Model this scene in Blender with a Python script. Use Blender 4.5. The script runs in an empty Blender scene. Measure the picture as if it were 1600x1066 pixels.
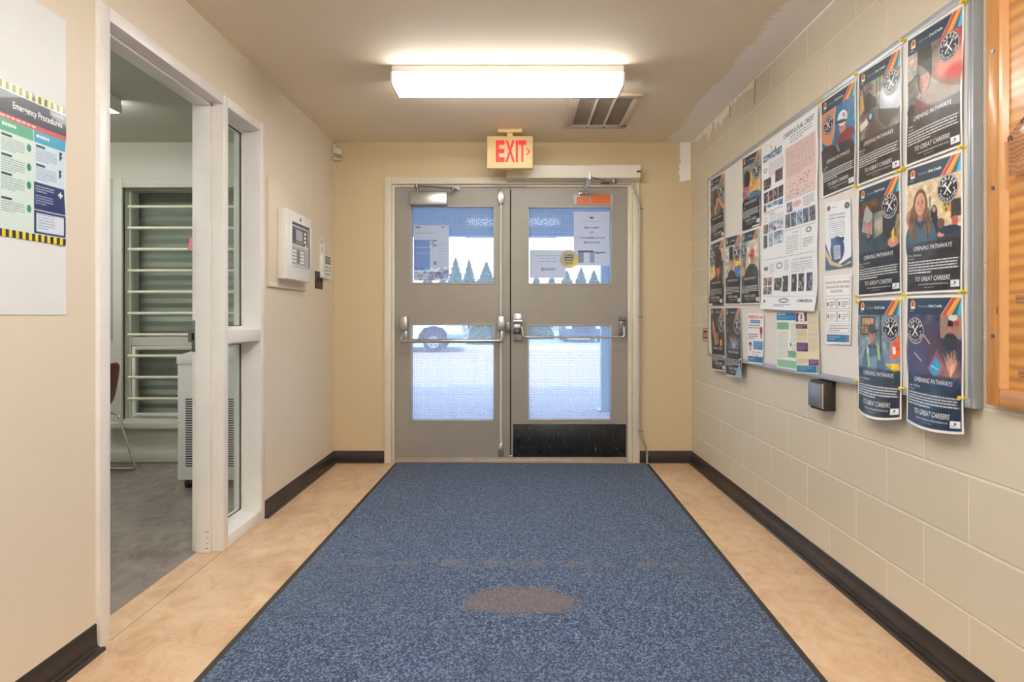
import bpy, bmesh, math, random
import numpy as np
from mathutils import Vector, Matrix, noise

S = bpy.context.scene
COL = S.collection
random.seed(7)
PI = math.pi

# ------------------------------------------------------------------ camera, exposure, world, sun
F = 975.0                    # focal length in pixels of the 1600 px wide frame
EYE = 1.1275                 # camera height
cam_d = bpy.data.cameras.new('camera')
cam = bpy.data.objects.new('camera', cam_d); COL.objects.link(cam)
cam_d.sensor_width = 36.0
cam_d.lens = F * 36.0 / 1600.0
cam_d.shift_x = -8.0 / 1600.0
cam_d.shift_y = -36.0 / 1600.0
cam_d.clip_start = 0.02; cam_d.clip_end = 400
cam.location = (0, 0, EYE)
cam.rotation_euler = (PI / 2, 0, 0)
S.camera = cam

S.view_settings.view_transform = 'Standard'
S.view_settings.look = 'None'
S.view_settings.gamma = 1.0
S.view_settings.use_curve_mapping = False
S.view_settings.exposure = 0.58
S.cycles.use_denoising = True
S.cycles.max_bounces = 12
S.cycles.diffuse_bounces = 6
S.cycles.transparent_max_bounces = 16
S.cycles.sample_clamp_indirect = 6.0
S.cycles.caustics_reflective = False
S.cycles.caustics_refractive = False

LAMP_POWER = 22.0             # emission of the ceiling light diffusers
SKY_POWER = 4.2
SUN_POWER = 4.0

W = bpy.data.worlds.new('sky'); S.world = W; W.use_nodes = True
wn = W.node_tree; wn.nodes.clear()
wo = wn.nodes.new('ShaderNodeOutputWorld'); wb = wn.nodes.new('ShaderNodeBackground')
tc = wn.nodes.new('ShaderNodeTexCoord'); sp = wn.nodes.new('ShaderNodeSeparateXYZ'); rp = wn.nodes.new('ShaderNodeValToRGB')
wn.links.new(tc.outputs['Generated'], sp.inputs[0]); wn.links.new(sp.outputs['Z'], rp.inputs[0])
rp.color_ramp.elements[0].position = 0.0; rp.color_ramp.elements[0].color = (0.92, 0.96, 1.0, 1)
rp.color_ramp.elements[1].position = 0.7; rp.color_ramp.elements[1].color = (0.45, 0.68, 1.0, 1)
wn.links.new(rp.outputs[0], wb.inputs[0]); wb.inputs[1].default_value = SKY_POWER
wn.links.new(wb.outputs[0], wo.inputs[0])

sun_d = bpy.data.lights.new('sun', 'SUN'); sun_d.energy = SUN_POWER; sun_d.angle = 0.01; sun_d.color = (1.0, 0.95, 0.88)
sun = bpy.data.objects.new('sun', sun_d); COL.objects.link(sun)
sun.rotation_euler = (math.radians(38), 0, math.radians(14))     # from behind the building, high
sun.location = (0, -5, 12)

# ------------------------------------------------------------------ helpers
def lin(c):
    if isinstance(c, str):
        c = tuple(int(c[i:i + 2], 16) for i in (0, 2, 4))
    c = [x / 255.0 for x in c[:3]]
    return tuple(x / 12.92 if x <= 0.04045 else ((x + 0.055) / 1.055) ** 2.4 for x in c) + (1.0,)

MATS = {}
class NT:
    """tiny helper round a node tree"""
    def __init__(s, m):
        s.t = m.node_tree; s.n = s.t.nodes; s.l = s.t.links
    def new(s, kind, **kw):
        n = s.n.new(kind)
        for k, v in kw.items(): setattr(n, k, v)
        return n
    def link(s, a, b): s.l.new(a, b)
    def math(s, op, a, b=None, clamp=False):
        n = s.n.new('ShaderNodeMath'); n.operation = op; n.use_clamp = clamp
        for i, v in enumerate((a, b)):
            if v is None: continue
            if isinstance(v, (int, float)): n.inputs[i].default_value = v
            else: s.l.new(v, n.inputs[i])
        return n.outputs[0]
    def mix(s, f, a, b):
        n = s.n.new('ShaderNodeMix'); n.data_type = 'RGBA'
        for i, v in ((0, f), (6, a), (7, b)):
            if isinstance(v, (int, float)): n.inputs[i].default_value = v
            elif isinstance(v, tuple): n.inputs[i].default_value = v
            else: s.l.new(v, n.inputs[i])
        return n.outputs[2]
    def noise(s, vec, scale, detail=3, rough=0.5, dist=0.0):
        n = s.n.new('ShaderNodeTexNoise'); n.inputs['Scale'].default_value = scale
        n.inputs['Detail'].default_value = detail; n.inputs['Roughness'].default_value = rough
        n.inputs['Distortion'].default_value = dist
        if vec is not None: s.l.new(vec, n.inputs['Vector'])
        return n.outputs[0]
    def ramp(s, f, stops):
        n = s.n.new('ShaderNodeValToRGB'); e = n.color_ramp.elements
        while len(e) < len(stops): e.new(0.5)
        for i, (p, c) in enumerate(stops):
            e[i].position = p; e[i].color = c if len(c) == 4 else tuple(c) + (1,)
        s.l.new(f, n.inputs[0]); return n.outputs[0]
    def scale(s, vec, sc, loc=(0, 0, 0), rot=(0, 0, 0)):
        n = s.n.new('ShaderNodeMapping'); n.inputs['Scale'].default_value = sc
        n.inputs['Location'].default_value = loc; n.inputs['Rotation'].default_value = rot
        s.l.new(vec, n.inputs[0]); return n.outputs[0]
    def bump(s, h, strength=0.2, dist=0.01):
        n = s.n.new('ShaderNodeBump'); n.inputs['Strength'].default_value = strength
        n.inputs['Distance'].default_value = dist; s.l.new(h, n.inputs['Height'])
        s.l.new(n.outputs[0], s.b.inputs['Normal']); return n

def mat(name, color=(200, 200, 200), rough=0.5, metal=0.0, spec=0.5, coat=0.0, emit=None, power=0.0, build=None):
    if name in MATS: return MATS[name]
    m = bpy.data.materials.new(name); m.use_nodes = True
    t = NT(m); b = m.node_tree.nodes['Principled BSDF']; t.b = b
    b.inputs['Base Color'].default_value = lin(color)
    b.inputs['Roughness'].default_value = rough
    b.inputs['Metallic'].default_value = metal
    b.inputs['Specular IOR Level'].default_value = spec
    b.inputs['Coat Weight'].default_value = coat
    if emit is not None:
        b.inputs['Emission Color'].default_value = lin(emit); b.inputs['Emission Strength'].default_value = power
    t.pos = t.new('ShaderNodeNewGeometry').outputs['Position']
    if build: build(t, b)
    MATS[name] = m
    return m

def noisy(amount=0.06, scale=6.0, bump=0.0, bscale=150.0, color=(200, 200, 200), stretch=(1, 1, 1)):
    """slight tonal variation of a paint or a metal, and a fine bump"""
    def f(t, b):
        c = lin(color); v = t.scale(t.pos, stretch)
        d = tuple(x * (1 - amount) for x in c[:3]) + (1,)
        e = tuple(min(1, x * (1 + amount)) for x in c[:3]) + (1,)
        t.link(t.ramp(t.noise(v, scale, 5, 0.6), [(0.3, d), (0.7, e)]), b.inputs['Base Color'])
        if bump: t.bump(t.noise(v, bscale, 3), bump, 0.002)
    return f

def pmat(name, color, rough=0.5, metal=0.0, amount=0.05, scale=8, bump=0.0, bscale=150, spec=0.5, coat=0.0, stretch=(1, 1, 1)):
    return mat(name, color, rough, metal, spec, coat, build=noisy(amount, scale, bump, bscale, color, stretch))

class MB:
    """collects simple shapes into one mesh"""
    def __init__(s): s.bm = bmesh.new()
    def box(s, x0, x1, y0, y1, z0, z1, bev=0.0, seg=2):
        x0, x1 = min(x0, x1), max(x0, x1); y0, y1 = min(y0, y1), max(y0, y1); z0, z1 = min(z0, z1), max(z0, z1)
        r = bmesh.ops.create_cube(s.bm, size=1.0)
        for v in r['verts']:
            v.co = Vector((x0 + (v.co.x + .5) * (x1 - x0), y0 + (v.co.y + .5) * (y1 - y0), z0 + (v.co.z + .5) * (z1 - z0)))
        if bev:
            es = list({e for v in r['verts'] for e in v.link_edges})
            bmesh.ops.bevel(s.bm, geom=es, offset=min(bev, .45 * min(x1 - x0, y1 - y0, z1 - z0)), segments=seg, affect='EDGES', profile=0.5)
        return s
    def prism(s, pts, a, b, axis='Y', bev=0.0):
        """polygon in the plane across axis, drawn out from a to b.  axis X: pts are (y,z); Y: (x,z); Z: (x,y)"""
        def P(p, t): return {'X': (t, p[0], p[1]), 'Y': (p[0], t, p[1]), 'Z': (p[0], p[1], t)}[axis]
        va = [s.bm.verts.new(P(p, a)) for p in pts]; vb = [s.bm.verts.new(P(p, b)) for p in pts]
        n = len(pts); fs = [s.bm.faces.new(va), s.bm.faces.new(vb[::-1])]
        for i in range(n): fs.append(s.bm.faces.new((va[i], vb[i], vb[(i + 1) % n], va[(i + 1) % n])))
        if bev:
            es = list({e for f in fs for e in f.edges})
            bmesh.ops.bevel(s.bm, geom=es, offset=bev, segments=2, affect='EDGES', profile=0.5)
        return s
    def cyl(s, p0, p1, r, r1=None, seg=16, cap=True):
        p0 = Vector(p0); p1 = Vector(p1); d = p1 - p0
        q = d.to_track_quat('Z', 'Y').to_matrix().to_4x4(); q.translation = (p0 + p1) / 2
        bmesh.ops.create_cone(s.bm, cap_ends=cap, segments=seg, radius1=r, radius2=r if r1 is None else r1, depth=d.length, matrix=q)
        return s
    def tube(s, pts, r, seg=10):
        pts = [Vector(p) for p in pts]; rings = []
        rr = r if isinstance(r, (list, tuple)) else [r] * len(pts)
        up = None
        for i, p in enumerate(pts):
            d = (pts[min(i + 1, len(pts) - 1)] - pts[max(i - 1, 0)]).normalized()
            if up is None: up = d.orthogonal().normalized()
            up = (up - up.dot(d) * d).normalized(); w = d.cross(up)
            rings.append([s.bm.verts.new(p + rr[i] * (math.cos(a) * up + math.sin(a) * w)) for a in [2 * PI * k / seg for k in range(seg)]])
        for a, b in zip(rings, rings[1:]):
            for k in range(seg): s.bm.faces.new((a[k], a[(k + 1) % seg], b[(k + 1) % seg], b[k]))
        s.bm.faces.new(rings[0][::-1]); s.bm.faces.new(rings[-1])
        return s
    def sph(s, c, r, seg=16, rings=10):
        if not isinstance(r, (tuple, list)): r = (r, r, r)
        bmesh.ops.create_uvsphere(s.bm, u_segments=seg, v_segments=rings, radius=1.0,
                                  matrix=Matrix.Translation(c) @ Matrix.Diagonal((r[0], r[1], r[2], 1)))
        return s
    def build(s, name, m, parent=None, smooth=True):
        bmesh.ops.recalc_face_normals(s.bm, faces=s.bm.faces[:])
        me = bpy.data.meshes.new(name); s.bm.to_mesh(me); s.bm.free()
        if smooth:
            me.polygons.foreach_set('use_smooth', [True] * len(me.polygons))
            me.set_sharp_from_angle(angle=math.radians(35))
        me.materials.append(m)
        o = bpy.data.objects.new(name, me); COL.objects.link(o)
        attach(o, parent)
        return o

def attach(o, parent):
    """meshes are drawn in world coordinates; a child of an Empty is set back by the Empty's place"""
    if parent is not None:
        o.parent = parent
        if parent.type == 'EMPTY': o.location = -parent.location
    return o

def tag(o, label=None, cat=None, group=None, kind=None):
    if label: o['label'] = label
    if cat: o['category'] = cat
    if group: o['group'] = group
    if kind: o['kind'] = kind
    return o

def thing(name, label, cat, loc, group=None, kind=None):
    o = bpy.data.objects.new(name, None); COL.objects.link(o); o.location = loc
    o.empty_display_size = 0.05
    return tag(o, label, cat, group, kind)

def struct(o, label=None, cat=None): return tag(o, label, cat, None, 'structure')

# the planes of the place: a picture point is turned into the point of that real plane
XR, XL, YB, HC = 1.365, -1.4325, 4.875, 2.50
def onY(px, py, Y): return ((px - 808) * Y / F, Y, EYE - (py - 497) * Y / F)
def onX(px, py, X):
    Y = F * X / (px - 808); return (X, Y, EYE - (py - 497) * Y / F)

# ------------------------------------------------------------------ artwork: drawn in numpy, kept as colours of the sheet's own mesh
_gl = {}
def glyphs(s, weight=0.0, shear=0.0):
    k = (s, weight, shear)
    if k in _gl: return _gl[k]
    cu = bpy.data.curves.new('t', 'FONT'); cu.body = s; cu.size = 1.0; cu.offset = weight; cu.shear = shear
    cu.resolution_u = 3
    ob = bpy.data.objects.new('t', cu); me = bpy.data.meshes.new_from_object(ob)
    me.calc_loop_triangles()
    v = np.array([p.co[:2] for p in me.vertices]); t = np.array([x.vertices[:] for x in me.loop_triangles])
    bpy.data.meshes.remove(me); bpy.data.objects.remove(ob); bpy.data.curves.remove(cu)
    v = v - np.array([v[:, 0].min(), 0.0]); _gl[k] = (v, t, v[:, 0].max())
    return _gl[k]

def rgb(c):
    if isinstance(c, str): c = tuple(int(c[i:i + 2], 16) for i in (0, 2, 4))
    return np.array(c[:3], float) / 255.0

class Art:
    """x runs 0..1 over the width, y runs downwards in the same unit to asp"""
    def __init__(s, w, h, res=0.002, bg=(240, 240, 240), ss=3):
        s.nu = max(4, int(round(w / res))); s.nv = max(4, int(round(h / res))); s.ss = ss
        s.w = w; s.h = h; s.asp = h / w
        s.W = (s.nu + 1) * ss; s.H = (s.nv + 1) * ss
        s.a = np.ones((s.H, s.W, 3)) * rgb(bg); s.rng = np.random.default_rng(int(w * 1e4 + h * 1e3) % 9973)
    def _px(s, p):
        p = np.asarray(p, float); return np.stack([p[..., 0] * s.W, p[..., 1] / s.asp * s.H], -1)
    def _put(s, x0, y0, mask, c, al):
        sub = s.a[y0:y0 + mask.shape[0], x0:x0 + mask.shape[1]]
        m = (mask * al)[..., None]; sub[:] = sub * (1 - m) + rgb(c) * m
    def _grid(s, q):
        x0 = max(0, int(np.floor(q[:, 0].min()))); x1 = min(s.W, int(np.ceil(q[:, 0].max())) + 1)
        y0 = max(0, int(np.floor(q[:, 1].min()))); y1 = min(s.H, int(np.ceil(q[:, 1].max())) + 1)
        if x1 <= x0 or y1 <= y0: return None
        X, Y = np.meshgrid(np.arange(x0, x1) + .5, np.arange(y0, y1) + .5); return x0, y0, X, Y
    def poly(s, pts, c, al=1.0):
        q = s._px(pts); g = s._grid(q)
        if g is None: return s
        x0, y0, X, Y = g; ins = np.zeros(X.shape, bool); n = len(q)
        for i in range(n):
            (ax, ay), (bx, by) = q[i], q[(i + 1) % n]
            if ay == by: continue
            ins ^= ((ay > Y) != (by > Y)) & (X < (bx - ax) * (Y - ay) / (by - ay) + ax)
        s._put(x0, y0, ins.astype(float), c, al); return s
    def rect(s, x0, y0, x1, y1, c, al=1.0): return s.poly([(x0, y0), (x1, y0), (x1, y1), (x0, y1)], c, al)
    def ell(s, cx, cy, rx, ry, c, al=1.0, rot=0.0, soft=0.0):
        m = max(rx, ry) * (1 + soft); q = s._px([(cx - m, cy - m), (cx + m, cy + m)]); g = s._grid(q)
        if g is None: return s
        x0, y0, X, Y = g; x = X / s.W - cx; y = Y / s.H * s.asp - cy; r = math.radians(rot)
        a = (x * math.cos(r) + y * math.sin(r)) / rx; b = (-x * math.sin(r) + y * math.cos(r)) / ry
        d = np.sqrt(a * a + b * b)
        k = (d <= 1).astype(float) if not soft else np.clip((1 + soft - d) / (2 * soft), 0, 1)
        s._put(x0, y0, k, c, al); return s
    def line(s, pts, w, c, al=1.0):
        for (ax, ay), (bx, by) in zip(pts, pts[1:]):
            L = math.hypot(bx - ax, by - ay) or 1e-6; nx, ny = -(by - ay) / L * w / 2, (bx - ax) / L * w / 2
            s.poly([(ax + nx, ay + ny), (bx + nx, by + ny), (bx - nx, by - ny), (ax - nx, ay - ny)], c, al)
        return s
    def text(s, t, x, y, c, w=None, h=None, anchor='l', weight=0.0, shear=0.0, rot=0.0, mirror=False, al=1.0):
        """x, y: baseline start (or middle); h: capital height; w: total width"""
        v, tr, tw = glyphs(t, weight, shear)
        hy = (h / 0.7) if h else w / tw; hx = (w / tw) if w else hy
        v = v * np.array([hx, -hy]); off = {'l': 0, 'c': -tw * hx / 2, 'r': -tw * hx}[anchor]
        v = v + np.array([off, 0])
        if mirror: v = v * np.array([-1, 1])
        r = math.radians(rot); v = np.stack([v[:, 0] * math.cos(r) - v[:, 1] * math.sin(r), v[:, 0] * math.sin(r) + v[:, 1] * math.cos(r)], -1)
        q = s._px(v + np.array([x, y])); g = s._grid(q)
        if g is None: return s
        x0, y0, X, Y = g; m = np.zeros(X.shape, bool)
        for a, b, d in tr:
            A, B, D = q[a], q[b], q[d]
            i0 = max(0, int(min(A[1], B[1], D[1])) - y0 - 1); i1 = int(max(A[1], B[1], D[1])) - y0 + 2
            j0 = max(0, int(min(A[0], B[0], D[0])) - x0 - 1); j1 = int(max(A[0], B[0], D[0])) - x0 + 2
            xs = X[i0:i1, j0:j1]; ys = Y[i0:i1, j0:j1]
            if xs.size == 0: continue
            e = [(Q[0] - P[0]) * (ys - P[1]) - (Q[1] - P[1]) * (xs - P[0]) for P, Q in ((A, B), (B, D), (D, A))]
            m[i0:i1, j0:j1] |= ((e[0] >= 0) & (e[1] >= 0) & (e[2] >= 0)) | ((e[0] <= 0) & (e[1] <= 0) & (e[2] <= 0))
        s._put(x0, y0, m.astype(float), c, al); return s
    def words(s, x0, x1, y0, n, dy, c, th=None, al=0.85, last=0.6):
        """rows of small print, too small to read in the photograph"""
        th = th or dy * 0.4
        for i in range(n):
            x = x0; end = x1 if i < n - 1 else x0 + (x1 - x0) * last
            while x < end:
                L = (0.02 + 0.06 * s.rng.random()) * min(1, (x1 - x0) * 1.6); e = min(end, x + L)
                s.rect(x, y0 + i * dy, e, y0 + i * dy + th, c, al); x = e + 0.012 * min(1, (x1 - x0) * 2)
        return s
    def mottle(s, x0, y0, x1, y1, amt=0.12, cell=0.06, seed=0):
        """photo-like variation inside a picture area"""
        q = np.clip(s._px([(x0, y0), (x1, y1)]).astype(int), 0, [[s.W, s.H]]); h = q[1, 1] - q[0, 1]; w = q[1, 0] - q[0, 0]
        if h < 2 or w < 2: return s
        rng = np.random.default_rng(seed + 11); tot = np.zeros((h, w, 3))
        for o, cs in enumerate((cell, cell / 2.3, cell / 5)):
            gw = int((x1 - x0) / cs) + 3; gh = int((y1 - y0) / cs) + 3; g = rng.normal(size=(gh, gw, 1)) + 0.35 * rng.normal(size=(gh, gw, 3))
            yy = np.linspace(0, gh - 1.001, h); xx = np.linspace(0, gw - 1.001, w); yi = yy.astype(int); xi = xx.astype(int)
            fy = (yy - yi)[:, None, None]; fx = (xx - xi)[None, :, None]
            tot += (g[yi][:, xi] * (1 - fy) * (1 - fx) + g[yi + 1][:, xi] * fy * (1 - fx) + g[yi][:, xi + 1] * (1 - fy) * fx + g[yi + 1][:, xi + 1] * fy * fx) / (o + 1.3)
        r = s.a[q[0, 1]:q[1, 1], q[0, 0]:q[1, 0]]; r[:] = np.clip(r * (1 + amt * tot), 0, 1); return s
    def photo(s, x0, y0, x1, y1, cols, seed=0):
        """a small snapshot: a few blobs of people and things"""
        rng = np.random.default_rng(seed); s.rect(x0, y0, x1, y1, cols[0]); w = x1 - x0; h = y1 - y0
        for k in range(9):
            cx = x0 + w * rng.uniform(.12, .88); cy = y0 + h * rng.uniform(.2, .85); rx = w * rng.uniform(.05, .13); ry = h * rng.uniform(.08, .18)
            rx = min(rx, cx - x0, x1 - cx); ry = min(ry, cy - y0, y1 - cy)
            s.ell(cx, cy, rx, ry, cols[1 + int(rng.integers(len(cols) - 1))], .9)
        return s.mottle(x0, y0, x1, y1, .25, max(w, .02) / 3, seed)
    def verts(s):
        b = s.a.reshape(s.nv + 1, s.ss, s.nu + 1, s.ss, 3).mean((1, 3))
        return np.where(b <= 0.04045, b / 12.92, ((b + 0.055) / 1.055) ** 2.4)

def art_mat(name, rough=0.5, coat=0.0, translucent=0.0):
    def f(t, b):
        a = t.new('ShaderNodeAttribute', attribute_name='art'); t.link(a.outputs['Color'], b.inputs['Base Color'])
        if translucent:
            tr = t.new('ShaderNodeBsdfTranslucent'); t.link(a.outputs['Color'], tr.inputs[0])
            mx = t.new('ShaderNodeMixShader'); mx.inputs[0].default_value = translucent
            out = [n for n in t.n if n.type == 'OUTPUT_MATERIAL'][0]
            t.link(b.outputs[0], mx.inputs[1]); t.link(tr.outputs[0], mx.inputs[2]); t.link(mx.outputs[0], out.inputs[0])
    return mat(name, (230, 230, 230), rough, coat=coat, build=f)

def sheet(name, art, fn, m, parent=None):
    """fn(u, v) -> x, y, z arrays; u from the sheet's left, v from its top"""
    nu, nv = art.nu, art.nv
    U, V = np.meshgrid(np.linspace(0, 1, nu + 1), np.linspace(0, 1, nv + 1))
    x, y, z = fn(U, V); co = np.stack([x + 0 * U, y + 0 * U, z + 0 * U], -1).reshape(-1, 3)
    i = np.arange((nu + 1) * (nv + 1)).reshape(nv + 1, nu + 1)
    fa = np.stack([i[:-1, :-1], i[1:, :-1], i[1:, 1:], i[:-1, 1:]], -1).reshape(-1, 4)
    me = bpy.data.meshes.new(name)
    me.vertices.add(len(co)); me.vertices.foreach_set('co', co.ravel())
    me.loops.add(fa.size); me.loops.foreach_set('vertex_index', fa.ravel().astype(np.int32))
    me.polygons.add(len(fa)); me.polygons.foreach_set('loop_start', np.arange(0, fa.size, 4, dtype=np.int32))
    me.update(calc_edges=True); me.validate()
    at = me.color_attributes.new('art', 'FLOAT_COLOR', 'POINT')
    c = np.ones((len(co), 4)); c[:, :3] = art.verts().reshape(-1, 3); at.data.foreach_set('color', c.ravel())
    me.polygons.foreach_set('use_smooth', [True] * len(fa))
    me.materials.append(m); o = bpy.data.objects.new(name, me); COL.objects.link(o)
    return attach(o, parent)

# ------------------------------------------------------------------ materials of the setting
def wall_paint(color, patch=None):
    def f(t, b):
        c = lin(color); n = t.noise(t.pos, 1.3, 4, .6)
        base = t.mix(t.math('MULTIPLY', n, .35), c, tuple(x * .90 for x in c[:3]) + (1,))
        if patch: base = patch(t, base)
        t.link(base, b.inputs['Base Color'])
        t.bump(t.noise(t.pos, 260, 3, .6), .12, .002)
    return f
PATCH = lin((250, 246, 244))
def back_patch(t, base):
    s_ = t.new('ShaderNodeSeparateXYZ'); t.link(t.pos, s_.inputs[0]); n = t.noise(t.pos, 28, 4)
    j = t.math('MULTIPLY', t.math('SUBTRACT', n, .5), .05)
    a = t.math('GREATER_THAN', t.math('ADD', s_.outputs[0], j), 1.272)
    a2 = t.math('LESS_THAN', s_.outputs[0], 1.356)
    c_ = t.math('GREATER_THAN', t.math('ADD', s_.outputs[2], j), 2.20)
    return t.mix(t.math('MULTIPLY', t.math('MULTIPLY', a, a2), c_), base, PATCH)
def ceil_patch(t, base):
    s_ = t.new('ShaderNodeSeparateXYZ'); t.link(t.pos, s_.inputs[0])
    n = t.noise(t.scale(t.pos, (1, 1, 1)), 2.2, 2); n2 = t.noise(t.scale(t.pos, (2, 12, 1), rot=(0, 0, .5)), 3.2, 5, .8)
    j = t.math('ADD', t.math('MULTIPLY', t.math('SUBTRACT', n, .5), .12), t.math('MULTIPLY', t.math('SUBTRACT', n2, .5), .19))
    return t.mix(t.math('GREATER_THAN', t.math('ADD', s_.outputs[0], j), 1.165), base, PATCH)
M_wall = mat('cream wall paint', rough=.55, build=wall_paint((228, 216, 195)))
M_wallb = mat('cream wall paint with plaster patch', rough=.55, build=wall_paint((215, 196, 158), back_patch))
M_ceil = mat('cream ceiling paint with plaster patch', rough=.7, build=wall_paint((238, 225, 203), ceil_patch))
M_room = pmat('grey white room paint', (206, 205, 194), .5, amount=.03, scale=2)
M_roomc = pmat('grey ceiling paint of the room', (196, 196, 184), .7, amount=.03, scale=2)
M_ext = pmat('outside wall render', (190, 190, 185), .8)

def blocks(t, b):
    s_ = t.new('ShaderNodeSeparateXYZ'); t.link(t.pos, s_.inputs[0])
    cb = t.new('ShaderNodeCombineXYZ')
    t.link(t.math('SUBTRACT', s_.outputs[1], 4.615 - .42 * 12), cb.inputs[0]); t.link(t.math('ADD', s_.outputs[2], 2 * .21 - .2325 + .21), cb.inputs[1])
    wob = t.noise(t.pos, 3.0, 2)
    br = t.new('ShaderNodeTexBrick'); br.offset = .5; br.offset_frequency = 2; br.squash = 1
    for k, v in (('Scale', 1.0), ('Mortar Size', .0055), ('Mortar Smooth', .5), ('Brick Width', .42), ('Row Height', .21), ('Bias', 0)): br.inputs[k].default_value = v
    t.link(cb.outputs[0], br.inputs['Vector'])
    br.inputs['Color1'].default_value = lin((218, 208, 186)); br.inputs['Color2'].default_value = lin((213, 203, 181)); br.inputs['Mortar'].default_value = lin((234, 226, 206))
    # a torn strip of white plaster along the ceiling
    n = t.noise(t.scale(t.pos, (1, 16, 5)), 1.0, 4, .7)
    reach = t.math('MULTIPLY', t.math('SUBTRACT', n, .50), .45)
    near_top = t.math('GREATER_THAN', t.math('ADD', s_.outputs[2], reach), 2.488)
    yr = t.math('MULTIPLY', t.math('GREATER_THAN', s_.outputs[1], 3.5), t.math('LESS_THAN', s_.outputs[1], 4.75))
    thin = t.math('GREATER_THAN', t.math('ADD', s_.outputs[2], t.math('MULTIPLY', n, .012)), 2.497)
    msk = t.math('MAXIMUM', t.math('MULTIPLY', near_top, yr), thin)
    t.link(t.mix(msk, br.outputs['Color'], PATCH), b.inputs['Base Color'])
    h = t.math('ADD', t.math('MULTIPLY', br.outputs['Fac'], -1.0), t.math('MULTIPLY', t.noise(t.pos, 210, 4, .7), .13))
    h = t.math('ADD', h, t.math('MULTIPLY', wob, .1))
    t.bump(h, .55, .004)
M_block = mat('painted concrete block', rough=.42, build=blocks)

def lino(c0, c1, c2, rough):
    def f(t, b):
        v = t.scale(t.pos, (1.5, 1.0, 1), rot=(0, 0, .3))
        n1 = t.noise(v, 6, 9, .72, 1.0); n2 = t.noise(t.scale(t.pos, (1, 1, 1)), .9, 4, .6)
        c = t.ramp(n1, [(.34, lin(c0)), (.5, lin(c1)), (.64, lin(c2))])
        worn = t.ramp(n2, [(.52, (0, 0, 0, 1)), (.70, (1, 1, 1, 1))])
        c = t.mix(t.math('MULTIPLY', worn, .45), c, lin([x * .82 for x in c1]))
        t.link(c, b.inputs['Base Color'])
        r = t.math('ADD', t.math('MULTIPLY', n1, .18), rough - .09); t.link(r, b.inputs['Roughness'])
        t.bump(t.noise(t.pos, 35, 3), .05, .002)
    return f
M_lino = mat('tan marbled sheet floor', rough=.3, build=lino((196, 158, 122), (216, 182, 146), (224, 196, 164), .33))
M_lino2 = mat('grey marbled sheet floor', rough=.25, build=lino((124, 112, 106), (142, 131, 125), (154, 143, 137), .18))
M_base = pmat('dark rubber baseboard', (50, 42, 38), .28, amount=.25, scale=9, bump=.1, bscale=60)
M_frame = pmat('cream gloss frame paint', (224, 217, 198), .35, amount=.03, scale=3)
M_wframe = pmat('white gloss frame paint', (236, 234, 230), .33, amount=.04, scale=5)
M_white = pmat('white enamel', (236, 235, 230), .35, amount=.02)
M_dwhite = pmat('off white plastic', (228, 222, 205), .4, amount=.03)
M_alu = pmat('satin aluminium', (190, 190, 188), .32, .85, amount=.08, scale=40)
M_chrome = pmat('bright chrome', (215, 215, 215), .12, 1.0, amount=.02)
M_steel = pmat('dull grey steel', (140, 140, 138), .4, .8, amount=.08, scale=30)
M_black = pmat('black plastic', (28, 28, 28), .4, amount=.1)
M_gap = pmat('dark rubber and hole shade', (18, 20, 22), .8)  # rubber of gasket and strip; also the painted shade of the latch hole

# ------------------------------------------------------------------ setting: hall
WT = 0.14                                    # partition thickness
FY0, FY1, FZ = 2.12, 3.506, 2.21             # opening of the screen in the left wall
DX0, DX1, DZ = -1.035, .955, 2.2275          # opening of the entrance in the back wall
B0 = -4.5                                    # the hall goes on behind the camera
struct(MB().box(-1.54, XR + .2, B0, YB + .02, -.1, 0).build('floor', M_lino))
struct(MB().box(-1.51, XR + .2, B0, YB + .2, HC, HC + .2).build('ceiling', M_ceil))
struct(MB().box(XR, XR + .2, B0, YB + .2, -.1, HC + .2).build('wall_right', M_block))
o = MB().box(-1.51, XL, B0, FY0, 0, HC + .1).box(-1.51, XL, FY0, FY1, FZ, HC + .1).box(-1.51, XL, FY1, YB + .1, 0, HC + .1)
struct(o.build('wall_left', M_wall))
o = MB().box(XL - .05, DX0, YB, YB + .2, 0, HC + .1).box(DX1, XR + .05, YB, YB + .2, 0, HC + .1).box(DX0, DX1, YB, YB + .2, DZ, HC + .1)
struct(o.build('wall_back', M_wallb))
struct(MB().box(-1.51, XR + .1, B0 - .2, B0, -.1, HC + .2).build('wall_front', M_wall))

def skirt(name, pts_list, axis, ranges):
    o = MB()
    for pts, (a, b) in zip(pts_list, ranges): o.prism(pts, a, b, axis)
    return struct(o.build(name, M_base))
def prof(w, s):            # cove base: thin flange and a toe on the floor; s is the side it points to
    return [(w, 0), (w + s * .036, 0), (w + s * .036, .006), (w + s * .033, .010), (w + s * .028, .012), (w + s * .020, .010), (w + s * .012, .0115), (w + s * .0075, .016), (w + s * .006, .026), (w + s * .004, .086), (w + s * .001, .090), (w, .090)]
skirt('baseboard_left', [prof(XL, 1)] * 2, 'Y', [(B0, FY0), (FY1, YB)])
skirt('baseboard_right', [prof(XR, -1)], 'Y', [(B0, YB)])
skirt('baseboard_back', [prof(YB, -1)] * 2, 'X', [(XL, DX0), (DX1, XR)])

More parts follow.
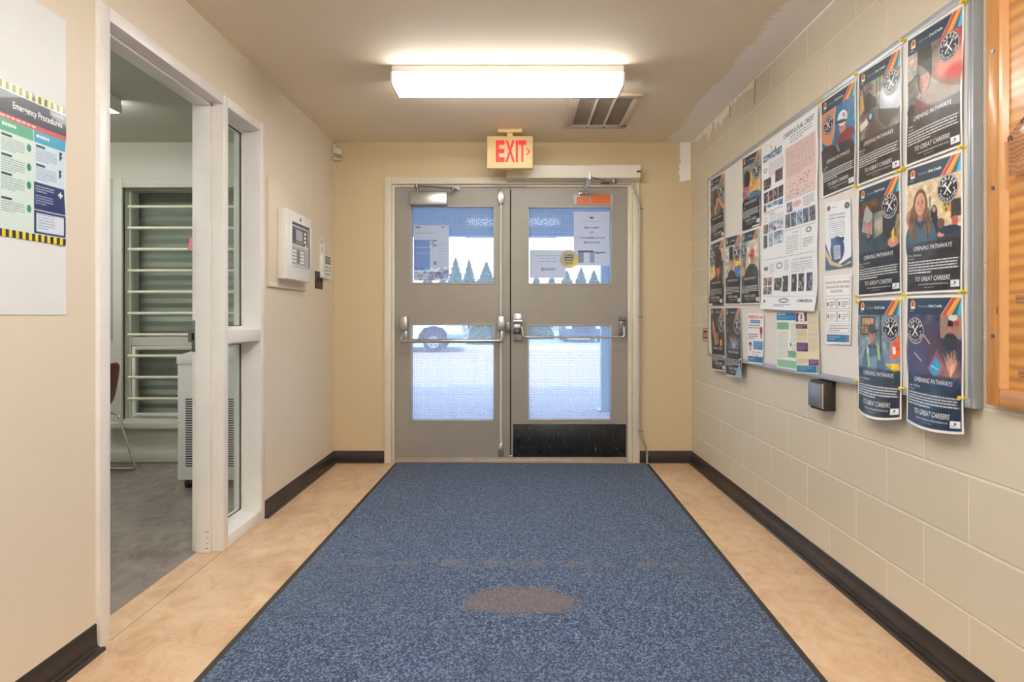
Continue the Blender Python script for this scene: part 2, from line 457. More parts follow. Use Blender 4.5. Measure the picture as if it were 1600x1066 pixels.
# ------------------------------------------------------------------ setting: the room behind the screen
RX0 = -4.6; RY0 = .6
struct(MB().box(RX0, -1.54, RY0, YB + .02, -.1, 0).build('floor_room', M_lino2))
struct(MB().box(RX0 - .1, -1.51, RY0 - .1, YB + .2, HC, HC + .2).build('ceiling_room', M_roomc))
o = MB().box(-1.585, -1.511, RY0, FY0, 0, HC).box(-1.585, -1.511, FY0, FY1, FZ, HC).box(-1.585, -1.511, FY1, YB, 0, HC)
struct(o.build('wall_room_right', M_room))
struct(MB().box(RX0 - .1, RX0, RY0, YB + .2, -.1, HC).build('wall_room_left', M_room))
struct(MB().box(RX0 - .1, -1.511, RY0 - .1, RY0, -.1, HC).build('wall_room_front', M_room))
wx0 = onY(193, 0, YB)[0]; wx1 = -1.86; wz1 = onY(0, 294, YB)[2]; wz0 = onY(0, 655, YB)[2]
o = MB().box(RX0, wx0, YB, YB + .2, 0, HC).box(wx1, -1.483, YB, YB + .2, 0, HC).box(wx0, wx1, YB, YB + .2, wz1, HC).box(wx0, wx1, YB, YB + .2, 0, wz0)
struct(o.build('wall_room_back', M_room))
o = MB().box(RX0, -1.585, YB - .025, YB, .004, .085, .003).box(RX0, -1.585, YB - .012, YB, .085, .10)
struct(o.build('baseboard_room', M_room))

# barred window of the room
win = thing('window_2', None, None, (-2.5, YB, wz0), kind='structure')
o = MB()
X0 = onY(179, 0, YB)[0]
o.box(X0, wx0, YB - .022, YB + .02, wz0 - .02, wz1 + .075, .004).box(wx1, wx1 + .07, YB - .022, YB + .02, wz0 - .02, wz1 + .075, .004)
o.box(wx0, wx1, YB - .022, YB + .02, wz1, wz1 + .075, .004)
o.build('casing', M_room, win)
MB().box(X0 - .02, wx1 + .09, YB - .07, YB + .05, onY(0, 668, YB)[2], onY(0, 659, YB)[2], .006).build('sill', M_room, win)
gx0 = onY(208.5, 0, YB + .1)[0]; zt = onY(0, 299, YB + .1)[2]; zm1 = onY(0, 527, YB + .1)[2]; zm0 = onY(0, 540, YB + .1)[2]; zb = onY(0, 650, YB + .1)[2]
o = MB().box(wx0, gx0, YB + .07, YB + .13, wz0, wz1).box(gx0, wx1, YB + .07, YB + .13, zt, wz1).box(wx1 - .04, wx1, YB + .07, YB + .13, wz0, wz1)
o.box(gx0, wx1, YB + .07, YB + .13, zm0, zm1, .004).box(gx0, wx1, YB + .07, YB + .13, wz0, zb)
o.build('window_frame', M_room, win)
def sash(x0, x1, z0, z1, y, w=.028):
    return MB().box(x0, x0 + w, y, y + .03, z0, z1, .003).box(x1 - w, x1, y, y + .03, z0, z1, .003).box(x0 + w, x1 - w, y, y + .03, z0, z0 + w, .003).box(x0 + w, x1 - w, y, y + .03, z1 - w, z1, .003)
sash(gx0 + .01, wx1 - .06, zb, zm0 - .004, YB + .06).build('sash', M_white, win)
def clear_glass(t, b):
    out = [n for n in t.n if n.type == 'OUTPUT_MATERIAL'][0]
    tr = t.new('ShaderNodeBsdfTransparent'); tr.inputs[0].default_value = (.93, .96, .95, 1)
    gl = t.new('ShaderNodeBsdfGlossy'); gl.inputs['Roughness'].default_value = .02
    fr = t.new('ShaderNodeFresnel'); fr.inputs[0].default_value = 1.5
    mx = t.new('ShaderNodeMixShader'); bf = t.new('ShaderNodeNewGeometry').outputs['Backfacing']; t.link(t.math('MULTIPLY', fr.outputs[0], t.math('SUBTRACT', 1.0, bf)), mx.inputs[0]); t.link(tr.outputs[0], mx.inputs[1]); t.link(gl.outputs[0], mx.inputs[2])
    t.link(mx.outputs[0], out.inputs[0])
M_glass = mat('clear glass', build=clear_glass)
MB().box(gx0, wx1 - .04, YB + .098, YB + .102, zm1, zt).build('pane', M_glass, win)
MB().box(gx0 + .04, wx1 - .09, YB + .073, YB + .077, zb + .03, zm0 - .03).build('pane', M_glass, win)
for k in range(10):
    z = onY(0, 323 + 33.35 * k, YB - .03)[2]; x = onY(200.5, 0, YB - .03)[0]
    MB().tube([(x, YB - .03, z), (x + .4, YB - .03, z), (wx1 + .03, YB - .03, z)], .0115, 12).build('bar', M_dwhite, win)
o = MB()
for k in range(8): o.cyl((gx0 - .012, YB - .024, zb + .12 + k * .2), (gx0 - .012, YB - .027, zb + .12 + k * .2), .004, seg=8)
o.build('screw', M_steel, win)
# closed roller shutter outside this window
o = MB(); zz = wz0 - .1; pts = []
while zz < wz1 + .15:
    for q in range(6): pts.append((YB + .26 + .011 * math.cos(2 * PI * q / 6), zz + .075 * q / 6))
    zz += .075
back = [(YB + .33, pts[-1][1]), (YB + .33, pts[0][1])]
o.prism(pts + back, wx0 - .1, wx1 + .1, 'X')
tag(o.build('roller_shutter', pmat('grey green shutter metal', (176, 176, 166), .45, 0, amount=.08, scale=5)),
    'closed grey-green roller shutter with horizontal slats outside the barred window', 'shutter')
struct(MB().box(wx0 - .12, wx1 + .12, YB + .2, YB + .4, wz1 + .12, wz1 + .3).box(wx0 - .2, wx0 - .1, YB + .2, YB + .4, wz0 - .15, wz1 + .3)
       .box(wx1 + .1, wx1 + .2, YB + .2, YB + .4, wz0 - .15, wz1 + .3).box(wx0 - .2, wx1 + .2, YB + .2, YB + .4, wz0 - .2, wz0 - .1).build('trim_3', M_ext))

# ------------------------------------------------------------------ setting: white pressed-metal screen in the left wall (door opening and side light)
FX = -1.417; JB = -1.569                     # hall face and room face of the frame
def jamb(o, y0, y1, z0, z1, sgn_lo, sgn_hi):
    """upright: face strips y0..y1; the stops stand out where sgn says so"""
    o.box(JB, FX, y0, y1, z0, z1, .003)
    if sgn_lo: o.box(-1.545, -1.472, y0 - .018, y0 + .002, z0, z1 - .03, .002)
    if sgn_hi: o.box(-1.545, -1.472, y1 - .002, y1 + .018, z0, z1 - .03, .002)
HZ = 2.162
o = MB()
jamb(o, FY0, 2.175, 0, FZ, 0, 1)
jamb(o, 3.012, 3.062, 0, FZ, 1, 0)
jamb(o, 3.452, FY1, 0, FZ, 0, 0)
o.box(JB, FX, 2.175, 3.012, HZ, FZ, .003).box(-1.545, -1.472, 2.175, 3.012, HZ - .014, HZ + .002, .002)
o.box(JB, FX, 3.062, 3.452, HZ, FZ, .003)
o.box(JB, FX, 3.062, 3.452, 1.003, 1.068, .003).box(JB, FX, 3.062, 3.452, 0, .060, .003)
tr2 = struct(o.build('trim_2', M_wframe))
st = MB().box(-1.5685, -1.546, 3.006, 3.0115, .965, 1.115, .001).box(-1.585, -1.5685, 3.006, 3.0115, 1.01, 1.07)
o = st.build('strike_plate', M_steel, tr2)
MB().box(-1.568, -1.556, 3.0045, 3.0062, 1.02, 1.055).build('latch_hole', M_gap, o)  # dark block stands in for the shade inside the hole
o = MB()
for z in (.02, .045, .07, .1): o.box(-1.50 + random.uniform(0, .015), -1.482 + random.uniform(0, .006), 2.9925, 2.9945, z, z + .0022)
o.build('scuff', pmat('bare grey metal scuff', (90, 84, 78), .6), tr2)
w1 = thing('window_1', None, None, (-1.52, 3.26, .06), kind='structure')
gx = -1.527
for nm, z0, z1 in (('pane', .075, .988), ('pane', 1.083, 2.148)):
    MB().box(gx - .003, gx + .003, 3.068, 3.446, z0, z1).build(nm, M_glass, w1)
for z0, z1 in ((.06, 1.003), (1.068, HZ)):
    o = MB()                                  # glazing beads, room side and hall side
    for xa, xb in ((gx - .022, gx - .0035), (gx + .0035, gx + .014)):
        o.box(xa, xb, 3.062, 3.078, z0, z1).box(xa, xb, 3.436, 3.452, z0, z1).box(xa, xb, 3.078, 3.436, z0, z0 + .016).box(xa, xb, 3.078, 3.436, z1 - .016, z1)
    o.build('glazing_bead', M_wframe, w1)
    o = MB().box(gx + .0035, gx + .0065, 3.432, 3.437, z0 + .016, z1 - .016).box(gx + .0035, gx + .0065, 3.078, 3.436, z0 + .016, z0 + .020).box(gx + .0035, gx + .0065, 3.078, 3.436, z1 - .020, z1 - .016)
    o.build('gasket', M_gap, w1)

# ------------------------------------------------------------------ entrance doors
tr1 = MB()
YF = 4.858; YS = 4.893
xo0, xo1 = DX0, DX1; xi0, xi1 = onY(611.3, 0, YF)[0], onY(988.8, 0, YF)[0]; xl0, xl1 = onY(617, 0, 4.90)[0], onY(980.3, 0, 4.90)[0]
zt_o = DZ; zt_i = onY(0, 287.5, YF)[2]; zt_l = onY(0, 292.5, 4.9)[2]
tr1.box(xo0, xi0, YF, 5.09, 0, zt_o, .003).box(xi1, xo1, YF, 5.09, 0, zt_o, .003).box(xi0, xi1, YF, 5.09, zt_i, zt_o, .003)
tr1.box(xi0, xl0, YS - .006, 5.09, 0, zt_i, .002).box(xl1, xi1, YS - .006, 5.09, 0, zt_i, .002).box(xl0, xl1, YS - .006, 5.09, zt_l, zt_i, .002)
tr1 = struct(tr1.build('trim_1', M_frame))
MB().box(xl0, xl1, 4.87, 5.06, 0, .024, .004).box(xl0, xl1, 4.885, 5.03, .024, .034, .003).build('threshold', pmat('worn metal threshold', (188, 180, 165), .4, .3, amount=.15, scale=14), tr1)

M_door = pmat('warm grey door paint', (158, 152, 143), .42, amount=.05, scale=3, bump=.05, bscale=40)
def wired(t, b):
    out = [n for n in t.n if n.type == 'OUTPUT_MATERIAL'][0]
    s_ = t.new('ShaderNodeSeparateXYZ'); t.link(t.pos, s_.inputs[0])
    def lines(c, off):
        return t.math('LESS_THAN', t.math('FRACT', t.math('ADD', t.math('MULTIPLY', c, 1 / .0128), off)), .075)
    wire = t.math('MAXIMUM', lines(s_.outputs[0], 50.3), lines(s_.outputs[2], 50.1))
    tr = t.new('ShaderNodeBsdfTransparent'); tr.inputs[0].default_value = (.78, .83, .90, 1)
    tl = t.new('ShaderNodeBsdfTranslucent'); tl.inputs[0].default_value = (.8, .88, 1, 1)  # milky veil put into the glass as the haze of the overexposed outside
    gl = t.new('ShaderNodeBsdfGlossy'); gl.inputs['Roughness'].default_value = .04
    df = t.new('ShaderNodeBsdfDiffuse'); df.inputs[0].default_value = (.35, .36, .40, 1)
    a = t.new('ShaderNodeMixShader'); a.inputs[0].default_value = .20; t.link(tr.outputs[0], a.inputs[1]); t.link(tl.outputs[0], a.inputs[2])
    fr = t.new('ShaderNodeFresnel'); fr.inputs[0].default_value = 1.22
    bf = t.new('ShaderNodeNewGeometry').outputs['Backfacing']; c = t.new('ShaderNodeMixShader'); t.link(t.math('MULTIPLY', fr.outputs[0], t.math('SUBTRACT', 1.0, bf)), c.inputs[0]); t.link(a.outputs[0], c.inputs[1]); t.link(gl.outputs[0], c.inputs[2])
    d = t.new('ShaderNodeMixShader'); t.link(wire, d.inputs[0]); t.link(c.outputs[0], d.inputs[1]); t.link(df.outputs[0], d.inputs[2])
    t.link(d.outputs[0], out.inputs[0])
M_wired = mat('wired safety glass', build=wired)
M_bead = pmat('grey glazing bead', (172, 168, 162), .4)

LY = 4.90; LT = .045
def leaf(name, x0, x1, openings):
    root = thing(name, None, None, ((x0 + x1) / 2, LY, .034), kind='structure')
    zb_, zt_ = .036, zt_l - .003
    o = MB(); ox0, ox1 = openings[0][0], openings[0][1]; zs = [zb_]
    for (a, b, c, d) in sorted(openings, key=lambda q: q[2]): zs += [c, d]
    zs.append(zt_)
    o.box(x0, ox0, LY, LY + LT, zb_, zt_).box(ox1, x1, LY, LY + LT, zb_, zt_)
    for i in range(0, len(zs), 2): o.box(ox0, ox1, LY, LY + LT, zs[i], zs[i + 1])
    o.build('door_panel', M_door, root)
    for (a, b, c, d) in openings:
        w = .009
        f = MB()
        for y0, y1 in ((LY - .005, LY + .012), (LY + LT - .012, LY + LT + .005)):
            f.box(a - .004, a + w, y0, y1, c - .004, d + .004, .002).box(b - w, b + .004, y0, y1, c - .004, d + .004, .002)
            f.box(a + w, b - w, y0, y1, c - .004, c + w, .002).box(a + w, b - w, y0, y1, d - w, d + .004, .002)
        fo = f.build('window_bead', M_bead, root)
        MB().box(a + .001, b - .001, LY + .020, LY + .026, c + .001, d - .001).build('window_pane', M_wired, root)
    return root
def op(x0, x1, y0, y1):
    a = onY(x0, y1, LY); b = onY(x1, y0, LY); return (a[0], b[0], a[2], b[2])
opL = [op(641.6, 772.8, 322, 443.5), op(641.6, 772.8, 506.7, 658)]
opR = [op(824.7, 956, 323, 444.5), op(824.7, 956, 508, 657)]
xm0 = onY(796.8, 0, LY)[0]; xm1 = onY(798.6, 0, LY)[0]
doorL = leaf('door_1', xl0 + .002, xm0, opL)
doorR = leaf('door_2', xm1, xl1 - .002, opR)
MB().box(xm0 - .002, xm1 + .03, LY + LT, LY + LT + .006, .04, zt_l - .01).build('meeting_strip', M_gap, doorR)

def P(px, py, Y): return onY(px, py, Y)
# left leaf: closer
o = MB(); a = P(640, 319, 4.83); b = P(698, 299.5, 4.83)
o.box(a[0], b[0], 4.83, 4.899, a[2], b[2], .006)
cl = o.build('door_closer', M_alu, doorL)
a = P(651, 291, 4.80); b = P(708, 295, 4.80); c = P(655, 289.5, 4.85)
arm = MB().tube([a, ((a[0] + b[0]) / 2, 4.795, (a[2] + b[2]) / 2 + .002), b], .0065, 8).tube([(a[0] + .01, 4.80, a[2] + .004), (b[0] - .05, 4.795, b[2] + .012), (b[0], 4.80, b[2])], .004, 6)
arm.cyl((a[0], 4.80, a[2] - .016), (a[0], 4.80, a[2] + .014), .016, seg=14).cyl((b[0], 4.80, b[2] - .012), (b[0], 4.80, b[2] + .012), .012, seg=12)
arm.tube([(b[0], 4.80, b[2]), (b[0] + .02, 4.859, b[2] + .012)], .006, 8).box(b[0], b[0] + .045, 4.853, 4.858, b[2] + .004, b[2] + .024)
arm.cyl((a[0], 4.835, a[2] - .05), (a[0], 4.835, a[2] - .008), .007, seg=10)
arm.build('closer_arm', M_steel, cl)
# left leaf: crash bar with vertical rod
YB1 = 4.805
pb = MB()
a = P(626, 533, YB1); b = P(785, 533, YB1)
pb.tube([(a[0], YB1, a[2]), (a[0] + .012, YB1, a[2]), (b[0] - .012, YB1, b[2]), (b[0], YB1, b[2])], [.010, .0155, .0155, .010], 14)
pb = pb.build('panic_bar', M_alu, doorL)
def case(x0, x1, ytop, ymid, ybot, yfar=LY):
    o = MB(); a = P(x0, ymid, 4.845); b = P(x1, ytop, 4.845); zb2 = P(x0, ybot, 4.845)[2]
    xm = (a[0] + b[0]) / 2; w = b[0] - a[0]
    o.prism([(a[0] + .006, b[2]), (b[0] - .006, b[2]), (b[0], b[2] - .06), (b[0] - .008, a[2]), (a[0] + .008, a[2]), (a[0], b[2] - .06)], 4.832, yfar - .001, 'Y', .004)
    o.box(xm - w * .33, xm + w * .33, 4.878, yfar - .001, zb2, a[2] + .01, .004)
    o.tube([(xm - .012, 4.868, a[2] + .004), (xm - .013, 4.835, a[2] - .03), (xm - .02, YB1 + .004, P(0, 531, YB1)[2])], .007, 8)
    return o
case(625, 637, 494.5, 516, 532).build('end_case', M_alu, pb)
case(777, 789, 494.5, 516, 534).build('end_case', M_alu, pb)
rx = P(782.8, 0, 4.868)[0]
rd = MB().cyl((rx, 4.868, P(0, 496, 4.868)[2]), (rx, 4.868, P(0, 318, 4.868)[2]), .0075, seg=12).cyl((rx, 4.868, P(0, 694, 4.868)[2]), (rx, 4.868, P(0, 528, 4.868)[2]), .0075, seg=12)
rd = rd.build('vertical_rod', M_dwhite, doorL)
def latch(zc0, zc1, flip):
    o = MB().prism([(rx - .018, zc0), (rx + .018, zc0), (rx + .021, (zc0 + zc1) / 2), (rx + .016, zc1), (rx - .016, zc1), (rx - .021, (zc0 + zc1) / 2)], 4.852, LY - .001, 'Y', .003)
    zs_ = zc1 if flip else zc0
    o.cyl((rx, 4.868, zs_ - .01), (rx, 4.868, zs_ + .012), .01, seg=10).cyl((rx, 4.848, (zc0 + zc1) / 2), (rx, 4.853, (zc0 + zc1) / 2), .006, seg=10)
    return o
latch(P(0, 318, 4.85)[2], P(0, 297, 4.85)[2], True).build('latch_case', M_alu, doorL)
latch(P(0, 713, 4.85)[2] + .004, P(0, 693, 4.85)[2], False).build('latch_case', M_alu, doorL)
a = P(790.5, 519, 4.87); b = P(798, 503, 4.87)
o = MB().box(a[0], b[0] - .004, 4.868, 4.899, a[2], b[2], .004).box(b[0] - .014, b[0] - .002, 4.85, 4.87, a[2] + .02, b[2] - .02, .003)
for s_ in (.02, -.02): o.cyl((a[0] + .012, 4.864, (a[2] + b[2]) / 2 + s_), (a[0] + .012, 4.87, (a[2] + b[2]) / 2 + s_), .004, seg=8)
o.build('strike', M_steel, doorL)
# right leaf: crash bar
a = P(817, 527, 4.80); b = P(975.5, 527, 4.80); h1 = P(0, 511, 4.80)[2]
path = [(a[0] - .012, 4.85, h1 + .012), (a[0] - .006, 4.81, h1), (a[0] - .002, 4.80, a[2] + .025), (a[0] + .004, 4.80, a[2] + .007), (a[0] + .02, 4.80, a[2]),
        (b[0] - .02, 4.80, b[2]), (b[0] - .003, 4.80, b[2] + .006), (b[0], 4.80, b[2] + .02), (b[0], 4.815, h1), (b[0] - .008, 4.85, h1 + .01)]
pb2 = MB().tube(path, .0085, 12).build('panic_bar', M_alu, doorR)
a = P(801.8, 532.5, 4.87); b = P(815.8, 490.5, 4.87); xm = (a[0] + b[0]) / 2; zc = (a[2] + b[2]) / 2
o = MB().prism([(a[0] + .01, b[2]), (b[0] - .01, b[2]), (b[0], b[2] - .012), (b[0], a[2] + .012), (b[0] - .01, a[2]), (a[0] + .01, a[2]), (a[0], a[2] + .012), (a[0], b[2] - .012)], 4.868, LY - .001, 'Y', .003)
o.cyl((a[0], 4.853, zc + .047), (b[0], 4.853, zc + .047), .020, seg=18).box(a[0] + .003, b[0] - .008, 4.835, 4.87, zc - .012, zc + .022, .005)
o.build('lock_case', M_alu, pb2)
MB().box(a[0] + .002, b[0] - .006, 4.86, 4.869, zc - .055, zc - .014, .003).build('dark_plate', pmat('dark violet steel', (88, 84, 98), .3, .7), pb2)
a = P(968, 524, 4.86); b = P(977.5, 494, 4.86)
o = MB().box(a[0], b[0], 4.868, LY - .001, a[2], b[2], .004).cyl((a[0], 4.858, b[2] - .022), (b[0], 4.858, b[2] - .022), .014, seg=14)
o.build('end_bracket', M_steel, pb2)
# right leaf: kick plate, taped plate, arm of the opener
def scratched(t, b):
    v = t.scale(t.pos, (1, 1, 1)); n = t.noise(t.scale(t.pos, (1.5, 1, 1), rot=(0, .8, 0)), 22, 8, .8, 2)
    t.link(t.ramp(n, [(.55, lin((26, 29, 33))), (.60, lin((60, 64, 66))), (.68, lin((140, 145, 142)))]), b.inputs['Base Color'])
    t.link(t.math('ADD', t.math('MULTIPLY', t.noise(v, 9, 4), .4), .12), b.inputs['Roughness'])
a = P(800.8, 714, 4.897); b = P(979, 663, 4.897)
o = MB().box(a[0] + .004, b[0] - .004, 4.8955, LY, a[2], b[2], .001).build('kick_plate', mat('scratched black kick plate', rough=.35, build=scratched), doorR)
tag(o, 'black scratched kick plate')
a = P(896.5, 319.5, 4.896); b = P(958.5, 304, 4.896)
tp = MB().box(a[0], b[0], 4.895, LY, a[2], b[2], .002).build('cover_plate', pmat('pale green grey plate', (176, 190, 184), .4), doorR)
o = MB(); a = P(901, 318.3, 4.894); b = P(921.5, 308, 4.894); o.box(a[0], b[0], 4.8935, 4.8952, a[2], b[2])
a = P(923, 318.3, 4.894); b = P(953.5, 304.6, 4.894); o.box(a[0], b[0], 4.8932, 4.8952, a[2], b[2])
tag(o.build('tape', pmat('orange tape', (228, 108, 44), .45, amount=.12, scale=30), tp), 'orange tape strips')
pv = (P(959, 0, 4.80)[0], 4.80, 2.17); el = P(922, 277, 4.58); br_ = P(912, 300, 4.86)
arm = MB().tube([pv, (el[0], 4.58, el[2])], .006, 8)
arm.build('opener_rod', M_steel, doorR)
d = Vector(br_) - Vector(el)
arm = MB().tube([el, Vector(el) + d * .08, Vector(el) + d * .16, Vector(br_)], [.008, .010, .018, .016], 12).cyl((el[0], 4.58, el[2] - .012), (el[0], 4.58, el[2] + .026), .010, seg=12)
arm.cyl((br_[0] - .03, 4.875, br_[2] - .008), (br_[0] + .03, 4.875, br_[2] - .008), .014, seg=12).box(br_[0] - .034, br_[0] + .034, 4.882, LY, br_[2] - .022, br_[2] + .01, .002)
arm.build('opener_arm', M_chrome, doorR)
o = MB()
for k, (px, py) in enumerate(((843, 560), (809, 560), (809, 545), (801.5, 634), (925, 640))):
    q = P(px, py, 4.899); o.cyl((q[0], 4.8985, q[2]), (q[0], 4.8995, q[2]), .003, seg=6)
o.build('screw', M_steel, doorR)

# door opener housing over the right leaf
op_ = thing('door_opener', 'long off-white automatic door opener box mounted above the right-hand door leaf', 'door opener', (.43, 4.80, 2.19))
x0, x1 = P(791.5, 0, 4.755)[0], P(1001, 0, 4.755)[0]; z1, z0 = P(0, 257.5, 4.755)[2], P(0, 277.8, 4.755)[2]
prf = [(4.857, z0 - .012), (4.80, z0 - .012), (4.757, z0), (4.755, z0 + .006), (4.755, z1 - .004), (4.759, z1), (4.857, z1)]
MB().prism(prf, x0, x1 - .012, 'X').build('housing', M_dwhite, op_)
o = MB().prism([(4.857, z0 - .010), (4.80, z0 - .010), (4.757, z0 + .002), (4.757, z1 - .002), (4.857, z1 - .002)], x1 - .012, x1, 'X')
o.build('end_cap', M_dwhite, op_)
MB().box(x1 - .03, x1 + .002, 4.753, 4.757, (z0 + z1) / 2 - .008, (z0 + z1) / 2 + .004).build('latch', M_black, op_)
MB().cyl((pv[0], 4.80, 2.165), (pv[0], 4.80, 2.20), .016, seg=14).cyl((pv[0], 4.80, 2.163), (pv[0], 4.80, 2.178), .022, seg=14).build('spindle', M_steel, op_)
MB().tube([(P(938, 0, 4.86)[0], 4.856, 2.173), (P(944, 0, 4.86)[0], 4.852, 2.177), (P(952, 0, 4.86)[0], 4.856, 2.172)], .004, 6).build('cable', M_black, op_)

pts = [P(988, 284, 4.835), P(990, 294, 4.832), P(996, 308, 4.832), P(999.6, 322, 4.832), P(999.8, 345, 4.835), P(999.8, 672, 4.838), P(1001, 682, 4.84), P(1008.5, 697, 4.845), P(1011, 708, 4.845), P(1011, 722.3, 4.845)]
pts[-1] = (pts[-1][0], 4.845, .0)
cd = thing('conduit', 'thin grey conduit running from the door opener down the frame to the floor', 'conduit', (pts[-1][0], 4.845, 0))
MB().tube(pts, .0085, 10).build('pipe', pmat('grey painted conduit', (176, 170, 158), .4, .2), cd)
for py in (326, 495, 674):
    q = P(1000, py, 4.845); MB().box(q[0] - .014, q[0] + .02, 4.84, 4.858, q[2] - .006, q[2] + .006, .002).build('clip', M_steel, cd)

# ------------------------------------------------------------------ exit sign
ys = 4.54
a = P(761, 263, ys); b = P(832.6, 212.6, ys)
ex = thing('exit_sign', 'cream illuminated EXIT sign with red letters hanging from the ceiling above the doors', 'sign', ((a[0] + b[0]) / 2, ys + .025, HC))
M_cream = pmat('cream plastic', (232, 208, 150), .4, amount=.03)
MB().box(a[0], b[0], ys, ys + .05, a[2], b[2], .004).build('sign_box', M_cream, ex)
xm = (a[0] + b[0]) / 2
MB().box(xm - .088, xm + .088, ys - .02, ys + .07, HC - .026, HC, .004).box(xm - .02, xm + .02, ys + .01, ys + .04, b[2], HC - .02).build('ceiling_canopy', M_cream, ex)
M_red = mat('lit red letters', (222, 50, 52), .5, emit=(255, 30, 34), power=.35)
def solid_text(s, x0, x1, z0, z1, y, weight, th, m, name, parent, face='Y'):
    """raised lettering that fills the rectangle"""
    v, t, w = glyphs(s, weight, 0); zmin, zmax = v[:, 1].min(), v[:, 1].max(); bm = bmesh.new()
    vs = [bm.verts.new((x0 + p[0] / w * (x1 - x0), y, z0 + (p[1] - zmin) / (zmax - zmin) * (z1 - z0))) for p in v]
    for q in t:
        try: bm.faces.new([vs[i] for i in q])
        except ValueError: pass
    r = bmesh.ops.extrude_face_region(bm, geom=bm.faces[:])
    for g in r['geom']:
        if isinstance(g, bmesh.types.BMVert): g.co.y -= th
    mb = MB(); mb.bm.free(); mb.bm = bm
    return mb.build(name, m, parent, smooth=False)
xs = [P(774.8, 0, ys)[0], P(788.5, 0, ys)[0], P(789.5, 0, ys)[0], P(804.5, 0, ys)[0], P(805.8, 0, ys)[0], P(809.3, 0, ys)[0], P(810, 0, ys)[0], P(822.3, 0, ys)[0]]
zt_, zb_ = P(0, 219.3, ys)[2], P(0, 253.2, ys)[2]
for k, (ch, wgt) in enumerate((('E', .035), ('X', .03), ('I', .0), ('T', .035))):
    solid_text(ch, xs[2 * k], xs[2 * k + 1], zb_, zt_, ys - .0003, wgt, .002, M_red, 'letter', ex)
cx0, cx1 = P(821.5, 0, ys)[0], P(828.5, 0, ys)[0]; zc = P(0, 237, ys)[2]
MB().prism([(cx0, zc + .026), (cx0 + .009, zc + .026), (cx1, zc), (cx0 + .009, zc - .026), (cx0, zc - .026), (cx1 - .011, zc)], ys - .0023, ys - .0003).build('arrow', M_red, ex)

# ------------------------------------------------------------------ ceiling lights (the unseen ones are added to brighten hall and room)
M_diff = mat('glowing acrylic diffuser', (250, 248, 240), .4, emit=(250, 252, 255), power=LAMP_POWER)
M_diff0 = mat('glowing acrylic diffuser, older tubes', (250, 248, 240), .4, emit=(255, 253, 246), power=LAMP_POWER * .55)  # dimmed to weaken the hot spot on the ceiling around it
def fixture(x0, x1, y0, y1, label, group=None, m=None, bend=.104):
    t = thing('ceiling_light', label, 'ceiling light', ((x0 + x1) / 2, (y0 + y1) / 2, HC), group)
    MB().box(x0 + .006, x1 - .006, y0, y1, HC - .036, HC, .003).build('housing', M_white, t)
    z0 = HC - bend; r = .014
    pr = [(y0 + .002, HC - .0365), (y0 + .002, z0 + r), (y0 + .006, z0 + .004), (y0 + r, z0), (y1 - r, z0), (y1 - .006, z0 + .004), (y1 - .002, z0 + r), (y1 - .002, HC - .0365)]
    MB().prism(pr, x0 + .012, x1 - .012, 'X').build('diffuser', m or M_diff, t)
    for a_, b_ in ((x0, x0 + .0115), (x1 - .0115, x1)):
        MB().prism([(p[0], p[1]) for p in pr], a_, b_, 'X').build('end_cap', M_white, t)
    return t
fixture(-.688, .586, 3.385, 3.60, 'long white fluorescent ceiling light with glowing diffuser in front of the exit sign', m=M_diff0)
fixture(-.688, .586, 1.25, 1.465, 'unseen white fluorescent ceiling light added above the near end of the mat', 'unseen ceiling lights added to brighten the hall')  # this and the next two are added out of view to light the hall
fixture(-.688, .586, -.9, -.685, 'unseen white fluorescent ceiling light added just behind the camera', 'unseen ceiling lights added to brighten the hall')
fixture(-.688, .586, -3.05, -2.835, 'unseen white fluorescent ceiling light added at the far end behind the camera', 'unseen ceiling lights added to brighten the hall')
M_diff2 = mat('glowing acrylic diffuser of the room', (240, 244, 240), .4, emit=(246, 250, 242), power=LAMP_POWER * .5)
fixture(-3.72, -2.48, 3.62, 3.92, 'fluorescent ceiling light glowing in the side room behind the door frame', m=M_diff2, bend=.09)
fixture(-3.72, -2.48, 1.5, 1.8, 'fluorescent ceiling light added near the front of the side room, out of view of the doors', m=M_diff2, bend=.09)  # added out of view to brighten the side room

# ceiling vent
x0, x1, y0, y1 = .335, .775, 3.806, 4.475
vt = thing('ceiling_vent', 'cream square return air vent with three dark openings beside the ceiling light', 'vent', ((x0 + x1) / 2, (y0 + y1) / 2, HC))
M_vent = pmat('dusty cream vent', (205, 188, 168), .5, amount=.06, scale=10)
fw = .055
o = MB().box(x0, x1, y0, y0 + fw, HC - .018, HC, .004).box(x0, x1, y1 - fw - .03, y1, HC - .018, HC, .004).box(x0, x0 + fw, y0 + fw, y1 - fw, HC - .018, HC, .004).box(x1 - fw, x1, y0 + fw, y1 - fw, HC - .018, HC, .004)
o.build('vent_frame', M_vent, vt)
for k in (1, 2):
    x = x0 + fw + (x1 - x0 - 2 * fw) * k / 3
    MB().box(x - .009, x + .009, y0 + fw, y1 - fw - .03, HC - .017, HC - .004, .003).build('divider', pmat('white vent bar', (225, 218, 208), .5), vt)
MB().box(x0 + fw, x1 - fw, y0 + fw, y1 - fw, HC - .003, HC - .001).build('filter', pmat('dark grey filter mat', (98, 88, 80), .9, amount=.35, scale=90), vt)
o = MB(); n = 34
for k in range(n):
    y = y0 + fw + (y1 - y0 - 2 * fw - .03) * (k + .5) / n; o.box(x0 + fw, x1 - fw, y - .001, y + .001, HC - .014, HC - .003)
tag(o.build('louvre', pmat('grey vent louvre', (150, 136, 122), .5), vt), kind='stuff')
for x in (x0 + .16, x1 - .16): MB().cyl((x, y1 - .045, HC - .021), (x, y1 - .045, HC - .018), .006, seg=10).build('screw', M_black, vt)

